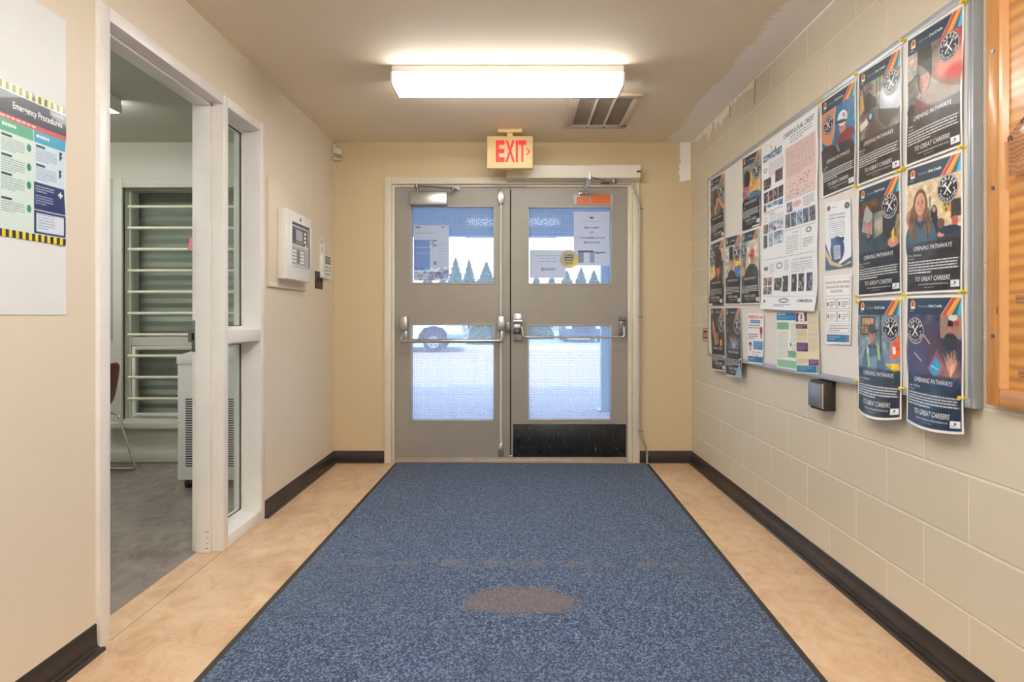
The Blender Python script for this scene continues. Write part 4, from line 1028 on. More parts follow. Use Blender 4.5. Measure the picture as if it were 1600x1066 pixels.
def pic_hivis(A, y0, y1, k):
    A.rect(M3, y0, 1 - M3, y1, (120, 142, 156)); A.rect(.10, y0 + .02, .46, y0 + .28 * k, (64, 66, 70)); A.rect(.13, y0 + .04, .43, y0 + .26 * k, (190, 156, 118))
    for i in range(5): A.line([(.13 + i * .07, y0 + .04), (.16 + i * .07, y0 + .26 * k)], .008, (80, 70, 60))
    A.line([(.13, y0 + .15 * k), (.43, y0 + .14 * k)], .01, (80, 70, 60)); A.rect(.56, y0, .6, y1, (70, 84, 98)); A.rect(.1, y0 + .32 * k, .4, y0 + .44 * k, (150, 160, 168))
    A.poly([(.8, y0 + .3 * k), (.97, y0 + .26 * k), (.97, y0 + .55 * k), (.78, y0 + .6 * k)], (224, 96, 46)); A.rect(.82, y0 + .42 * k, .88, y0 + .52 * k, (236, 230, 220)); A.poly([(.66, y0 + .66 * k), (.95, y0 + .64 * k), (.97, y0 + .72 * k), (.84, y0 + .76 * k)], (232, 196, 44))
    A.mottle(M3, y0, 1 - M3, y1, .14, .09, 6)
    person(A, .39, y0 + .27 * k, .09, (190, 138, 116), (60, 54, 50), (62, 76, 98), hat=cap((84, 86, 82), 1))
    A.ell(.40, y0 + .74 * k, .28, .28, (84, 116, 146), soft=.05); A.poly([(.3, y0 + .6 * k), (.5, y0 + .56 * k), (.42, y1 + .3), (.12, y1 + .34)], (150, 180, 206), .6); A.line([(.27, y0 + .44 * k), (.30, y0 + .72 * k)], .05, (176, 206, 98)); A.line([(.52, y0 + .42 * k), (.54, y0 + .62 * k)], .05, (176, 206, 98)); A.ell(.28, y0 + .5 * k, .03, .04, (210, 216, 200))  # the pale blue diagonal is glare painted into the print
def pic_weld(A, y0, y1, k):
    A.rect(M3, y0, 1 - M3, y1, (70, 70, 92)); A.mottle(M3, y0, 1 - M3, y1, .25, .12, 7)
    A.ell(.36, y0 + .5 * k, .34, .34, (84, 66, 84), soft=.1); A.ell(.2, y0 + .55 * k, .2, .3, (74, 76, 110), soft=.2); A.line([(.16, y0 + .48 * k), (.3, y0 + .58 * k)], .018, (200, 180, 176)); A.line([(.3, y0 + .2 * k), (.46, y0 + .36 * k)], .018, (196, 180, 170))
    A.poly([(.40, y0 + .66 * k), (.58, y0 + .42 * k), (.70, y0 + .6 * k), (.6, y0 + .8 * k)], (150, 70, 96)); A.poly([(.43, y0 + .66 * k), (.56, y0 + .50 * k), (.66, y0 + .62 * k), (.55, y0 + .77 * k)], (44, 158, 206)); A.line([(.47, y0 + .62 * k), (.60, y0 + .66 * k)], .014, (160, 226, 244))
    rng = np.random.default_rng(3)
    A.ell(.80, y0 + .70 * k, .18, .16, (216, 150, 130), .55, soft=.5)
    for i in range(44):
        a_ = rng.uniform(-2.2, -.7); L = rng.uniform(.1, .34); c = [(230, 176, 120), (214, 120, 96), (240, 226, 206)][i % 3]
        A.line([(.80, y0 + .74 * k), (.80 + math.cos(a_) * L * .6, y0 + .74 * k + math.sin(a_) * L)], .008, c, .8)
    A.rect(.64, y0, .97, y0 + .28 * k, (176, 140, 116), .8); person(A, .80, y0 + .15 * k, .043, (200, 120, 108), (36, 34, 38), (50, 58, 66), hat=toque((38, 36, 42))); A.ell(.89, y0 + .1 * k, .05, .03, (186, 70, 66)); A.ell(.84, y0 + .03 * k, .07, .04, (220, 214, 206))
    A.rect(.62, y0 + .74 * k, .97, y1, (60, 140, 170), .5)
def pic_drill(A, y0, y1, k):
    A.rect(M3, y0, 1 - M3, y1, (104, 96, 90)); A.mottle(M3, y0, 1 - M3, y1, .35, .12, 8); A.rect(.1, y0, .6, y0 + .1 * k, (150, 166, 176)); A.ell(.42, y0 + .3 * k, .18, .2, (72, 60, 56)); A.line([(.5, y0 + .4 * k), (.62, y0 + .36 * k), (.95, y0 + .62 * k)], .1, (196, 146, 118)); A.line([(.55, y0 + .4 * k), (.36, y1 - .06)], .11, (200, 152, 124))
def pic_plank(A, y0, y1, k):
    A.rect(M3, y0, 1 - M3, y1, (150, 152, 152)); A.poly([(.5, y0 + .2 * k), (.97, y0 + .08 * k), (.97, y1), (.45, y1)], (212, 168, 100)); A.mottle(M3, y0, 1 - M3, y1, .15, .1, 9)
    for i in range(4): A.line([(.58 + i * .1, y0 + .2 * k), (.56 + i * .1, y1)], .008, (160, 116, 66))
    person(A, .28, y0 + .46 * k, .15, (206, 96, 96), (40, 36, 38), (38, 40, 44), hat=lambda A, x, y, s: (A.ell(x + .03, y - s * 1.0, s * 1.1, s * .95, (36, 38, 42)), A.ell(x + .02, y - s * .62, s * 1.2, s * .3, (28, 28, 32), rot=-20)))
    A.ell(.7, y1, .35, .14, (84, 120, 156), soft=.05)
def pic_redface(A, y0, y1, k):
    A.rect(M3, y0, 1 - M3, y1, (64, 56, 54)); A.poly([(M3, y0 + .1 * k), (.3, y0 + .08 * k), (.5, y1 - .1), (.3, y1 - .05), (M3, y1)], (222, 190, 130)); A.rect(.72, y0, .97, y0 + .3 * k, (212, 176, 150)); A.mottle(M3, y0, 1 - M3, y1, .15, .1, 10)
    person(A, .66, y0 + .46 * k, .15, (216, 110, 108), (58, 46, 44), (70, 56, 52)); A.ell(.66, y0 + .22 * k, .2, .22, (60, 50, 50))
def pic_toque(A, y0, y1, k):
    A.rect(M3, y0, 1 - M3, y1, (188, 186, 172)); A.rect(.6, y0 + .3 * k, .97, y0 + .5 * k, (222, 180, 92)); A.rect(.62, y0 + .5 * k, .97, y1, (78, 120, 168)); A.rect(M3, y0 + .16 * k, .36, y0 + .2 * k, (240, 240, 230)); A.mottle(M3, y0, 1 - M3, y1, .18, .1, 11)
    person(A, .45, y0 + .38 * k, .12, (206, 140, 124), (40, 36, 36), (66, 56, 46), hat=lambda A, x, y, s: A.poly([(x - s, y - s * .3), (x - s * .8, y - s * 2.4), (x + s * .6, y - s * 2.4), (x + s * .9, y - s * .3)], (36, 38, 42)))
def pic_redcap(A, y0, y1, k):
    A.rect(M3, y0, 1 - M3, y1, (204, 202, 184)); A.rect(M3, y0, .3, y1, (132, 116, 88)); A.mottle(M3, y0, 1 - M3, y1, .12, .1, 12)
    person(A, .66, y0 + .38 * k, .12, (206, 124, 104), (70, 50, 40), (52, 52, 52), hat=cap((214, 72, 66), -1)); A.ell(.62, y1, .36, .24, (54, 54, 54), soft=.04); A.ell(.12, y1 - .08, .1, .12, (204, 156, 120))
def pic_hands(A, y0, y1, k):
    A.rect(M3, y0, 1 - M3, y1, (78, 70, 62)); A.mottle(M3, y0, 1 - M3, y1, .35, .1, 13); A.line([(.2, y0 + .14 * k), (.34, y0 + .5 * k), (.42, y0 + .72 * k)], .16, (188, 140, 122)); A.line([(.5, y0 + .4 * k), (.56, y0 + .68 * k)], .09, (176, 130, 112)); A.rect(.68, y0 + .58 * k, .8, y1 + .06, (232, 168, 50))
def pic_spark(A, y0, y1, k):
    A.rect(M3, y0, 1 - M3, y1, (70, 66, 58)); A.mottle(M3, y0, 1 - M3, y1, .35, .1, 14); A.ell(.55, y1 - .06, .34, .14, (110, 118, 170), .8, soft=.4)
    for i in range(9): A.line([(.55, y1 - .02), (.28 + i * .07, y0 + (.42 + .05 * (i % 3)) * k)], .02, (170, 176, 210) if i % 2 else (214, 206, 190), .8)

GLOSS = art_mat('glossy poster print', .36, .12)
GLOSS2 = art_mat('satin poster print', .45, .05)
def wav(a=.002, ph=0.0, bot=0.0, curl=0.0, k=3.0):
    """gentle waves, the bottom swinging off the wall, the lower corners curling"""
    def f(u, v):
        off = a * (1 + np.sin(v * k * 2 + ph + u * 2)) * np.clip(v * 3, 0, 1) + bot * np.clip((v - .55) / .45, 0, 1) ** 2 * np.sin(np.clip(u, 0, 1) * PI)
        off = off + .004 * np.clip(v * 4, 0, 1) * np.clip((1 - v) * 4, 0, 1) * np.sin(u * PI)
        dz = -curl * np.clip((v - .5) / .5, 0, 1) ** 2 * (1 - (2 * u - 1) ** 2)
        return off, dz
    return f
G1 = 'career posters on the notice board'
C_ = [  # name of the picture, corners, picture, subject, badge place, resolution, bulge, gloss
 ('career poster of a person in a white hard hat against blue sky', [(1282.7, 160), (1337.5, 122), (1285.5, 310), (1337.5, 289.5)], pic_hardhat, 'Carpentry', (.25, .46), .002, wav(.0015, 0)),
 ('career poster of grey machine parts, top of the second column from the wooden board', [(1341, 115), (1408.5, 72), (1340.7, 291.5), (1410, 265.5)], pic_machine, 'Mechanics', (.79, .40), .002, wav(.0015, 1)),
 ('career poster with red glow beside a face, top of the column nearest the wooden board', [(1417, 62), (1506.7, 4), (1416.5, 262), (1504.5, 228)], pic_redglow, 'Trades', (.77, .40), .0018, wav(.002, 2)),
 ('career poster of a person in a pale hood holding a yellow tool', [(1340.7, 296), (1407, 270), (1340.7, 464), (1410, 458)], pic_hoodie, 'Sage - Automotive', (.77, .40), .002, wav(.0015, .5)),
 ('career poster of a smiling person with long brown hair on the notice board', [(1416.3, 263), (1504.3, 233), (1415.6, 460), (1505, 456)], pic_longhair, 'Olive - Electrician', (.77, .40), .0018, wav(.0015, 0)),
 ('career poster of a person in a cap and yellow-green braces hanging below the board', [(1340, 467), (1408, 465.6), (1341, 640), (1410.5, 655)], pic_hivis, 'Aircraft Mechanic', (.79, .43), .002, wav(.002, 0, .022, .018)),
 ('career poster of a welder with a bright blue flame, lowest nearest the wooden board', [(1416.3, 463), (1505, 460.7), (1418, 657), (1508, 679)], pic_weld, 'Sage - Welding', (.19, .44), .0018, wav(.002, 1, .016, .012)),
 ('career poster of bare arms at a machine, top left corner of the notice board', [(1110, 280.5), (1131.6, 268), (1110.5, 380.5), (1132, 371)], pic_drill, 'Trades', (.8, .42), .003, wav(.001, 0)),
 ('career poster of a pink face under a black cap beside wooden planks', [(1159.8, 247.5), (1188.5, 230.5), (1160, 361), (1188.3, 350.7)], pic_plank, 'Carpentry', (.8, .42), .0028, wav(.001, 1)),
 ('career poster of a red-lit face with dark hair, farthest of the middle row', [(1110, 381.6), (1131, 372), (1108, 476.3), (1130.5, 476.6)], pic_redface, 'Baking', (.22, .42), .003, wav(.002, 1, .008)),
 ('career poster of a person in a tall black toque, middle row of the notice board', [(1133, 371), (1157.5, 364), (1133.5, 476), (1157.7, 476)], pic_toque, 'Trades', (.78, .42), .003, wav(.001, 0)),
 ('career poster of a person in a red cap, middle row of the notice board', [(1159.4, 364), (1185, 355), (1158.5, 476), (1187.8, 475)], pic_redcap, 'Carpentry', (.15, .42), .0028, wav(.002, 2)),
 ('career poster of a bare arm and yellow handle at the far end of the board', [(1110, 480), (1132, 480), (1112.5, 577.6), (1134, 581)], pic_hands, 'Trades', (.78, .42), .003, wav(.0015, 0)),
 ('career poster with pale blue sparks and a folded lower corner on the notice board', [(1133.2, 480), (1157, 479.6), (1135, 586), (1160.5, 591)], pic_spark, 'Welding', (.78, .42), .003, wav(.0015, 1, .006)),
]
for lab, cor, pic, sub, bp, res, bl in C_:
    near = cor[0][0] > 1270
    hang('career_poster', lab, 'poster', G1, cor, career(pic, sub, bp, {pic_weld: (26, 48, 74), pic_hivis: (30, 42, 56), pic_machine: (58, 48, 40), pic_redglow: (56, 46, 44), pic_longhair: (46, 42, 46), pic_hardhat: (50, 48, 50)}.get(pic, INK), .165 if near else .2), GLOSS if near else GLOSS2, res, bl)
# the turned-up corner of the farthest lower poster
q = [R(1160.5, 591, XB - .016), R(1149, 588.5, XB - .016), R(1156.6, 567, XB - .016)]
fo = MB().prism([q[0], q[1], q[2]], XB - .0195, XB - .0190, 'X').build('folded_corner', pmat('pale blue paper back', (150, 178, 206), .5))
for o in COL.objects:
    if o.get('label', '').startswith('career poster with pale blue sparks'): fo.parent = o

def info_map(A):
    h = A.asp; A.rect(0, 0, 1, h, (238, 240, 242)); A.rect(.02, .02, .98, h - .02, (232, 236, 240))
    A.text('CAREERS & DUAL CREDIT', .44, .12, (46, 60, 96), w=.51, h=.06, weight=.012, shear=.15); A.words(.56, .92, .15, 3, .035, (90, 96, 110), .011, .9, .6)
    A.text('cowichan', .04, .27, (40, 82, 140), w=.37, h=.13, weight=.03, shear=.1)
    A.line([(.17, .05), (.19, .09)], .006, (190, 180, 120)); A.line([(.22, .04), (.215, .09)], .006, (190, 180, 120)); A.ell(.205, .11, .02, .02, (206, 198, 150)); A.line([(.04, .30), (.42, .30)], .005, (130, 134, 140))
    A.words(.15, .44, .33, 9, .022, (120, 122, 128), .008); A.ell(.085, .40, .035, .035, (110, 112, 120)); A.ell(.085, .40, .022, .022, (232, 236, 240))
    A.rect(.47, .265, .97, .96, (224, 200, 198)); A.words(.49, .94, .29, 15, .026, (146, 120, 124), .009, .8, .6)
    rng = np.random.default_rng(5)
    for i in range(40): x, y = rng.uniform(.52, .9), rng.uniform(.70, .93); A.rect(x, y, x + .03, y + .012, (150, 118, 120), .7)
    A.photo(.05, .53, .2, .68, ['4a3f44', '8c6e66', 'c8a090', '2c2830'], 1); A.photo(.28, .48, .42, .64, ['5a4248', '3a3236', '8a6a62'], 2)
    pc = ['4e3a40', '7a5a56', 'c09a8c', '2c2830', '8ea4ba']; x = .05
    for i in range(4): A.photo(x, .72, x + .09, .88, pc, 10 + i); x += .098
    A.photo(.05, .90, .1, 1.0, pc, 21); A.photo(.12, .90, .33, .955, ['7f9cb8', '4a5a70', 'c0ccd8'], 22); A.photo(.34, .90, .43, .98, ['5f86ae', '9ab4cc', '36465a'], 23)
    A.words(.05, .43, 1.01, 2, .02, (120, 122, 128), .008); A.text('Electrical', .17, 1.075, (80, 82, 90), h=.022); A.words(.17, .44, 1.09, 6, .021, (150, 154, 160), .008)
    A.ell(.09, 1.12, .03, .035, (214, 170, 140)); A.ell(.09, 1.12, .018, .02, (238, 240, 242))
    gc = ['a4b0c4', '7f8ca4', 'd0d8e2', '6a7388']
    A.photo(.04, 1.19, .14, 1.32, ['76746c', '54524e', 'a29c90'], 31); A.photo(.15, 1.18, .30, 1.31, gc, 32); A.photo(.31, 1.17, .43, 1.30, gc, 33)
    A.photo(.04, 1.34, .12, 1.53, ['6c6a62', '484846', '9a9488'], 34); A.photo(.15, 1.33, .23, 1.52, gc, 35); A.photo(.25, 1.33, .43, 1.50, gc, 36)
    A.line([(.46, .97), (.97, .97)], .004, (110, 110, 118)); A.photo(.50, 1.0, .60, 1.13, ['8a8690', '5c5a66', 'b8b0b4'], 41); A.ell(.68, 1.05, .07, .04, (216, 150, 140), .6); A.words(.78, .95, 1.0, 6, .022, (120, 122, 130), .009)
    for i in range(5): A.photo(.47 + i * .10, 1.15, .56 + i * .10, 1.33, ['6c7080', '46485a', 'a8a8b0', '3a3c48'] if i != 2 else ['8aa4c0', '5c6c84', 'c8ccd0'], 50 + i)
    A.rect(.46, 1.36, .96, 1.365, (110, 110, 118)); A.text('SAFETY', .60, 1.42, (110, 112, 120), h=.022); A.words(.49, .70, 1.45, 8, .03, (130, 134, 142), .009); A.rect(.735, 1.37, .738, 1.66, (140, 142, 150)); A.ell(.86, 1.42, .045, .035, (120, 124, 130)); A.ell(.86, 1.42, .025, .02, (232, 236, 240)); A.words(.77, .93, 1.52, 4, .03, (110, 114, 122), .011)
    A.rect(.04, 1.70, .96, 1.704, (120, 122, 130))
    A.ell(.09, 1.83, .05, .03, (110, 116, 130)); A.words(.17, .27, 1.77, 6, .025, (140, 146, 158), .009); A.ell(.36, 1.81, .06, .045, (110, 124, 140)); A.ell(.36, 1.81, .045, .03, (228, 232, 238)); A.words(.45, .54, 1.76, 6, .025, (140, 146, 158), .009)
    A.text('ARTS & TECHNOLOGY', .60, 1.775, (110, 114, 124), h=.022); A.words(.58, .93, 1.80, 5, .028, (130, 136, 150), .009)
    bc = ['8a766a', '5a4a44', 'c8b4a0', '3c3434']; dc = ['3c3a3c', '6a625c', 'b8ac98', '242426']
    for x, y in ((.04, 1.96), (.13, 1.96), (.04, 2.09), (.13, 2.09)): A.photo(x, y, x + .08, y + .115, bc, int(x * 100 + y * 70))
    A.rect(.235, 1.9, .238, 2.23, (150, 152, 158)); A.photo(.26, 1.98, .40, 2.15, dc, 61); A.photo(.42, 1.96, .52, 2.17, dc, 62); A.rect(.545, 1.9, .548, 2.23, (150, 152, 158))
    for i, x in enumerate((.58, .70, .83)): A.photo(x, 1.95, x + .09, 2.17, dc if i != 2 else ['46484e', '8aa0b8', '8a6058'], 70 + i)
    A.rect(.04, 2.235, .96, 2.238, (120, 122, 130)); 
    A.text('CAMOSUN', .70, h - .11, (60, 62, 70), h=.035, w=.24, weight=.03); A.ell(.46, h - .13, .09, .03, (90, 96, 116)); A.ell(.46, h - .13, .07, .016, (232, 236, 240)); A.words(.28, .6, h - .08, 2, .022, (90, 110, 150), .01); A.ell(.08, h - .12, .02, .02, (70, 72, 80))
hang('pathways_poster', 'large white careers and dual credit poster with a pink panel on the notice board', 'poster', None, [(1190.8, 229), (1279.3, 166), (1191.5, 483), (1278, 486.5)], info_map, GLOSS2, .0026,
     lambda u, v: (.003 + .012 * np.clip((v - .82) / .18, 0, 1) ** 2 + .002 * np.sin(v * 20) * u, 0 * u), vasp=2.42)

def f_blood(A):
    h = A.asp; A.rect(0, 0, 1, h, (240, 238, 236)); A.text('BIOMETRICS LAB', .5, .2, (206, 60, 62), w=.84, h=.10, anchor='c', weight=.03); A.rect(.2, .27, .8, .40, (70, 130, 190)); A.text('INTEREST?', .5, .37, (230, 236, 244), w=.5, h=.06, anchor='c')
    A.words(.08, .8, .47, 2, .09, (70, 70, 90), .03, .9, 1.0); A.words(.08, .7, .82, 3, .08, (70, 70, 90), .03, .9, .6)
    A.ell(.86, .68, .07, .16, (156, 66, 90)); A.rect(.83, .8, .89, .98, (110, 80, 110)); A.rect(.42, 1.1, .95, 1.42, (66, 132, 188)); A.words(.46, .9, 1.14, 4, .07, (220, 230, 240), .025)
    A.ell(.2, 1.24, .11, .10, (134, 54, 66)); A.rect(.13, 1.25, .27, 1.5, (180, 186, 200)); A.rect(.42, 1.5, .46, 1.66, (200, 120, 120)); A.words(.55, .85, 1.52, 2, .12, (120, 110, 120), .03); A.rect(.02, h - .30, .98, h - .07, (42, 126, 180)); A.words(.1, .5, h - .22, 2, .06, (220, 235, 245), .025)
hang('flyer', 'white flyer with a red heading and blue blocks low on the notice board', 'flyer', 'flyers on the notice board', [(1168.4, 489.4), (1194, 490), (1168.5, 567.5), (1192.5, 570)], f_blood, ART_PAPER, .0025, wav(.001, 0, 0, 0), vasp=2.0)
def f_green(A):
    h = A.asp; A.rect(0, 0, 1, h, (238, 242, 236)); A.rect(0, .03, .92, .34, (36, 122, 180)); A.words(.04, .7, .08, 1, .06, (230, 240, 248), .05); A.words(.04, .85, .2, 2, .07, (200, 225, 240), .025); A.rect(.02, .42, .6, .72, (140, 190, 160)); A.words(.06, .56, .46, 4, .06, (90, 130, 110), .02)
    A.words(.04, .55, .8, 22, .05, (150, 160, 160), .018, .8); A.words(.68, .98, .44, 16, .05, (150, 160, 165), .018, .8); A.poly([(.66, 1.2), (.72, 1.3), (.66, 1.42)], (60, 64, 70)); A.words(.72, .95, 1.3, 4, .08, (80, 84, 90), .02)
    A.rect(.55, h - .75, 1, h - .48, (140, 190, 160)); A.words(.6, .95, h - .72, 4, .055, (90, 130, 110), .02); A.rect(.03, h - .36, 1, h - .06, (150, 198, 168))
hang('flyer', 'white and green flyer with a blue heading left of the purple flyer', 'flyer', 'flyers on the notice board', [(1213.8, 488), (1246, 487.5), (1214, 574), (1247, 579)], f_green, ART_PAPER, .0024, lambda u, v: (.0005 + 0 * u, 0 * u), vasp=2.3)
def f_purple(A):
    h = A.asp; A.rect(0, 0, 1, h, (232, 222, 194)); A.rect(.02, .06, .52, .62, (236, 230, 210)); A.poly([(.02, .1), (.17, .1), (.12, .3), (.14, .46), (.02, .48)], (98, 58, 112)); A.poly([(.52, .06), (.37, .1), (.42, .3), (.4, .46), (.52, .46)], (98, 58, 112))
    A.ell(.27, .22, .045, .06, (40, 34, 44)); A.ell(.27, .22, .02, .03, (236, 230, 210)); A.line([(.23, .36), (.29, .25)], .03, (40, 34, 44)); A.line([(.31, .36), (.25, .25)], .03, (40, 34, 44)); A.words(.2, .36, .42, 2, .05, (70, 66, 74), .02); A.rect(.02, .58, .52, .78, (90, 48, 84)); A.words(.06, .48, .62, 2, .07, (230, 220, 200), .03)
    A.words(.56, .95, .1, 30, .056, (150, 140, 120), .018, .8); A.words(.04, .5, .84, 9, .055, (160, 148, 124), .018, .8); A.rect(.03, 1.38, .53, 1.75, (106, 66, 116)); A.words(.07, .45, 1.43, 5, .055, (196, 176, 204), .018)
    A.rect(.55, h - .62, .96, h - .36, (106, 66, 116)); A.words(.58, .9, h - .57, 3, .06, (214, 200, 220), .018); A.words(.04, .5, h - .62, 4, .055, (160, 148, 124), .018, .8); A.rect(.02, h - .34, .86, h - .06, (34, 122, 170)); A.words(.06, .7, h - .3, 3, .07, (220, 236, 244), .02); A.rect(.88, h - .34, .97, h - .06, (120, 160, 150))
hang('flyer', 'beige and purple flyer with a black ribbon symbol at the bottom of the notice board', 'flyer', 'flyers on the notice board', [(1243.8, 486), (1280, 486), (1246, 583), (1282.3, 585)], f_purple, ART_PAPER, .0022, lambda u, v: (.0035 + 0 * u, 0 * u), vasp=2.7)
def f_coop(A):
    h = A.asp; A.rect(0, 0, 1, h, (236, 240, 244)); A.poly([(0, h - .9), (.25, h - .35), (.6, h - .12), (1, h - .3), (1, h), (0, h)], (60, 96, 140)); A.poly([(0, h - .7), (.3, h - .25), (.7, h - .06), (1, h - .18), (1, h - .10), (.6, h - .02), (.2, h - .15), (0, h - .5)], (218, 190, 120))
    A.poly([(.12, h - .95), (.3, h - .4), (.7, h - .25), (.95, h - .5), (.95, h - .9)], (232, 238, 244)); A.ell(.16, .2, .07, .08, (150, 60, 70)); A.ell(.87, .19, .085, .1, (30, 36, 46)); A.ell(.87, .19, .05, .06, (150, 156, 166)); A.words(.28, .6, .17, 1, .1, (150, 154, 164), .03)
    A.text('CO-OP DUAL CREDIT', .5, .46, (90, 100, 124), w=.62, h=.055, anchor='c', weight=.02); A.text('STUDENT TRAINING', .5, .57, (90, 100, 124), w=.62, h=.055, anchor='c', weight=.02); A.words(.2, .8, .63, 9, .065, (120, 130, 146), .022)
    A.ell(.5, 1.55, .27, .42, (52, 84, 124)); A.rect(.25, 1.18, .76, 1.3, (44, 76, 116)); A.rect(.37, 1.42, .63, 1.86, (190, 196, 208)); A.words(.4, .6, 1.48, 6, .055, (110, 120, 140), .03)
hang('flyer', 'small white and blue training flyer under the hard hat poster', 'flyer', 'flyers on the notice board', [(1289.5, 317.6), (1329, 311), (1289.8, 422.4), (1331, 415)], f_coop, art_mat('glossy flyer print', .3, .3), .0022, wav(.001, 0), vasp=2.15)
def f_evac(A):
    h = A.asp; A.rect(0, 0, 1, h, (240, 240, 242)); A.rect(.05, .1, .95, .8, (150, 150, 158)); A.rect(.06, .11, .94, .79, (240, 240, 242))
    for i, t_ in enumerate(('SITUATION REQUIRING', 'YOUR SHELTER AND HELP', 'REQUESTED')): A.text(t_, .5, .32 + i * .17, (130, 126, 132), w=.86 if i < 2 else .44, h=.09, anchor='c', weight=.02)
    for r_ in range(2):
        for c_ in range(2):
            x, y = .06 + c_ * .46, .9 + r_ * .47; A.rect(x, y, x + .42, y + .4, (110, 110, 118)); A.rect(x + .012, y + .012, x + .408, y + .388, (240, 240, 242)); A.ell(x + .08, y + .2, .035, .09, (150, 80, 90) if c_ == 0 and r_ == 0 else (120, 120, 130)); A.words(x + .16, x + .38, y + .12, 3, .08, (90, 90, 98), .03)
    A.rect(.08, 1.86, .94, 2.2, (130, 130, 138)); A.rect(.09, 1.87, .93, 2.19, (240, 240, 242)); A.words(.18, .9, 1.92, 3, .09, (90, 90, 98), .03); A.rect(.05, h - .38, .95, h - .1, (44, 124, 170)); A.words(.1, .6, h - .3, 2, .08, (225, 236, 244), .025); A.rect(.82, h - .38, .95, h - .1, (120, 130, 150))
hang('flyer', 'white flyer with a boxed grey heading and small boxes, below the training flyer', 'flyer', 'flyers on the notice board', [(1288, 432), (1331, 428.5), (1290.5, 537.6), (1329.5, 539)], f_evac, ART_PAPER, .0022, wav(.0008, 0), vasp=2.65)
def f_sign(A):
    h = A.asp; A.rect(0, 0, 1, h, (60, 50, 50)); A.rect(.04, .04, .96, h - .04, (232, 226, 216)); A.rect(.1, .1, .9, .55, (150, 52, 50)); A.text('SAFETY', .5, .42, (230, 200, 196), w=.6, h=.16, anchor='c', weight=.02); A.words(.14, .86, .72, 6, .19, (96, 88, 84), .07)
def ff(u, v):
    a, b, c, d = R(1097.6, 512.5, XR - .003), R(1108, 511.5, XR - .003), R(1097.6, 533, XR - .003), R(1108, 534, XR - .003)
    return XR - .003 + 0 * u, a[0] + (b[0] - a[0]) * u, a[1] + (c[1] - a[1]) * v
A = Art(.16, .105, .0025); f_sign(A)
tag(sheet('wall_notice', A, ff, GLOSS2), 'tiny white notice with a red heading on the block wall left of the notice board', 'notice')

# yellow push pins at the corners of the near posters
pins = [(1506, 3, 'top right corner of the red-lit poster nearest the ceiling'), (1411, 63, 'between the tops of the two nearest posters'), (1338, 116, 'top left corner of the machine parts poster'), (1282, 158, 'top left corner of the white hard hat poster'),
        (1503, 230, 'lower right corner of the red-lit poster'), (1412, 263, 'left of the top of the long-haired person poster'), (1404, 268, 'top right corner of the pale hood poster'), (1337, 292, 'lower right corner of the white hard hat poster'),
        (1504.5, 455.5, 'lower right corner of the long-haired person poster'), (1414, 461, 'top left corner of the welder poster'), (1405, 469.5, 'top right corner of the green braces poster'), (1340, 463, 'lower left corner of the pale hood poster'),
        (1341, 472, 'top left corner of the green braces poster'), (1409.5, 607, 'low between the two lowest near posters'), (1503, 622, 'low on the right edge of the welder poster'), (1338.5, 595, 'low on the left edge of the green braces poster')]
M_pin = pmat('yellow pin plastic', (236, 208, 40), .3)
for px, py, lb in pins:
    x, y, z = onX(px, py, XP - .004); x = XP - .002
    o = MB().cyl((x + .006, y, z), (x + .003, y, z), .0065, seg=12).cyl((x + .003, y, z), (x - .009, y, z), .0035, .0045, seg=10).cyl((x - .009, y, z), (x - .012, y, z), .0062, seg=12)
    tag(o.build('push_pin', M_pin), 'yellow push pin at the ' + lb if not lb.startswith(('between', 'left', 'low ')) else 'yellow push pin ' + lb, 'push pin', 'yellow push pins on the notice board')
for px, py, lb in ((1132, 558, 'between'), (1157, 562, 'right of')):
    x, y, z = onX(px, py, XP - .004); x = XP - .002
    tag(MB().cyl((x + .006, y, z), (x - .006, y, z), .006, seg=10).build('push_pin', M_white), 'white push pin ' + ('between the two lowest far posters' if lb == 'between' else 'on the right edge of the pale sparks poster'), 'push pin', 'white push pins on the notice board')

# flakes of paint hanging from the torn joint of wall and ceiling
M_flake = pmat('peeling cream paint', (244, 236, 214), .6)
for k, (lb, pts) in enumerate((('long pointed paint flake farthest along the torn ceiling joint', [(1086, 216), (1096, 205), (1099, 210), (1094, 217), (1090, 222)]),
        ('forked paint flake hanging second from the far corner', [(1098, 203), (1111, 192), (1112, 199), (1107, 219), (1104, 208), (1101, 214)]),
        ('ragged paint flake hanging third from the far corner', [(1116, 188), (1128, 175), (1139, 166), (1138, 178), (1131, 186), (1126, 198), (1123, 190), (1119, 194)]),
        ('small pale paint flake nearest along the torn ceiling joint', [(1159, 145), (1168, 137), (1177, 129), (1175, 137), (1166, 144)]))):
    q = [onX(px, py, XR - .004)[1:] for px, py in pts]
    tag(MB().prism(q, XR, XR - .0035 - .001 * k, 'X').build('paint_flake', M_flake), lb, 'paint flake', 'peeling paint flakes')
cr = MB()
for pts in (((1140, 166), (1138, 150), (1180, 122)), ((1180, 122), (1179.5, 150), (1178.5, 163)), ((1141, 166), (1140.5, 185))):
    q = [onX(px, py, XR - .0005) for px, py in pts]; cr.tube(q, .0016, 6)
struct(cr.build('trim_5', pmat('dark crack', (70, 60, 48), .9)))

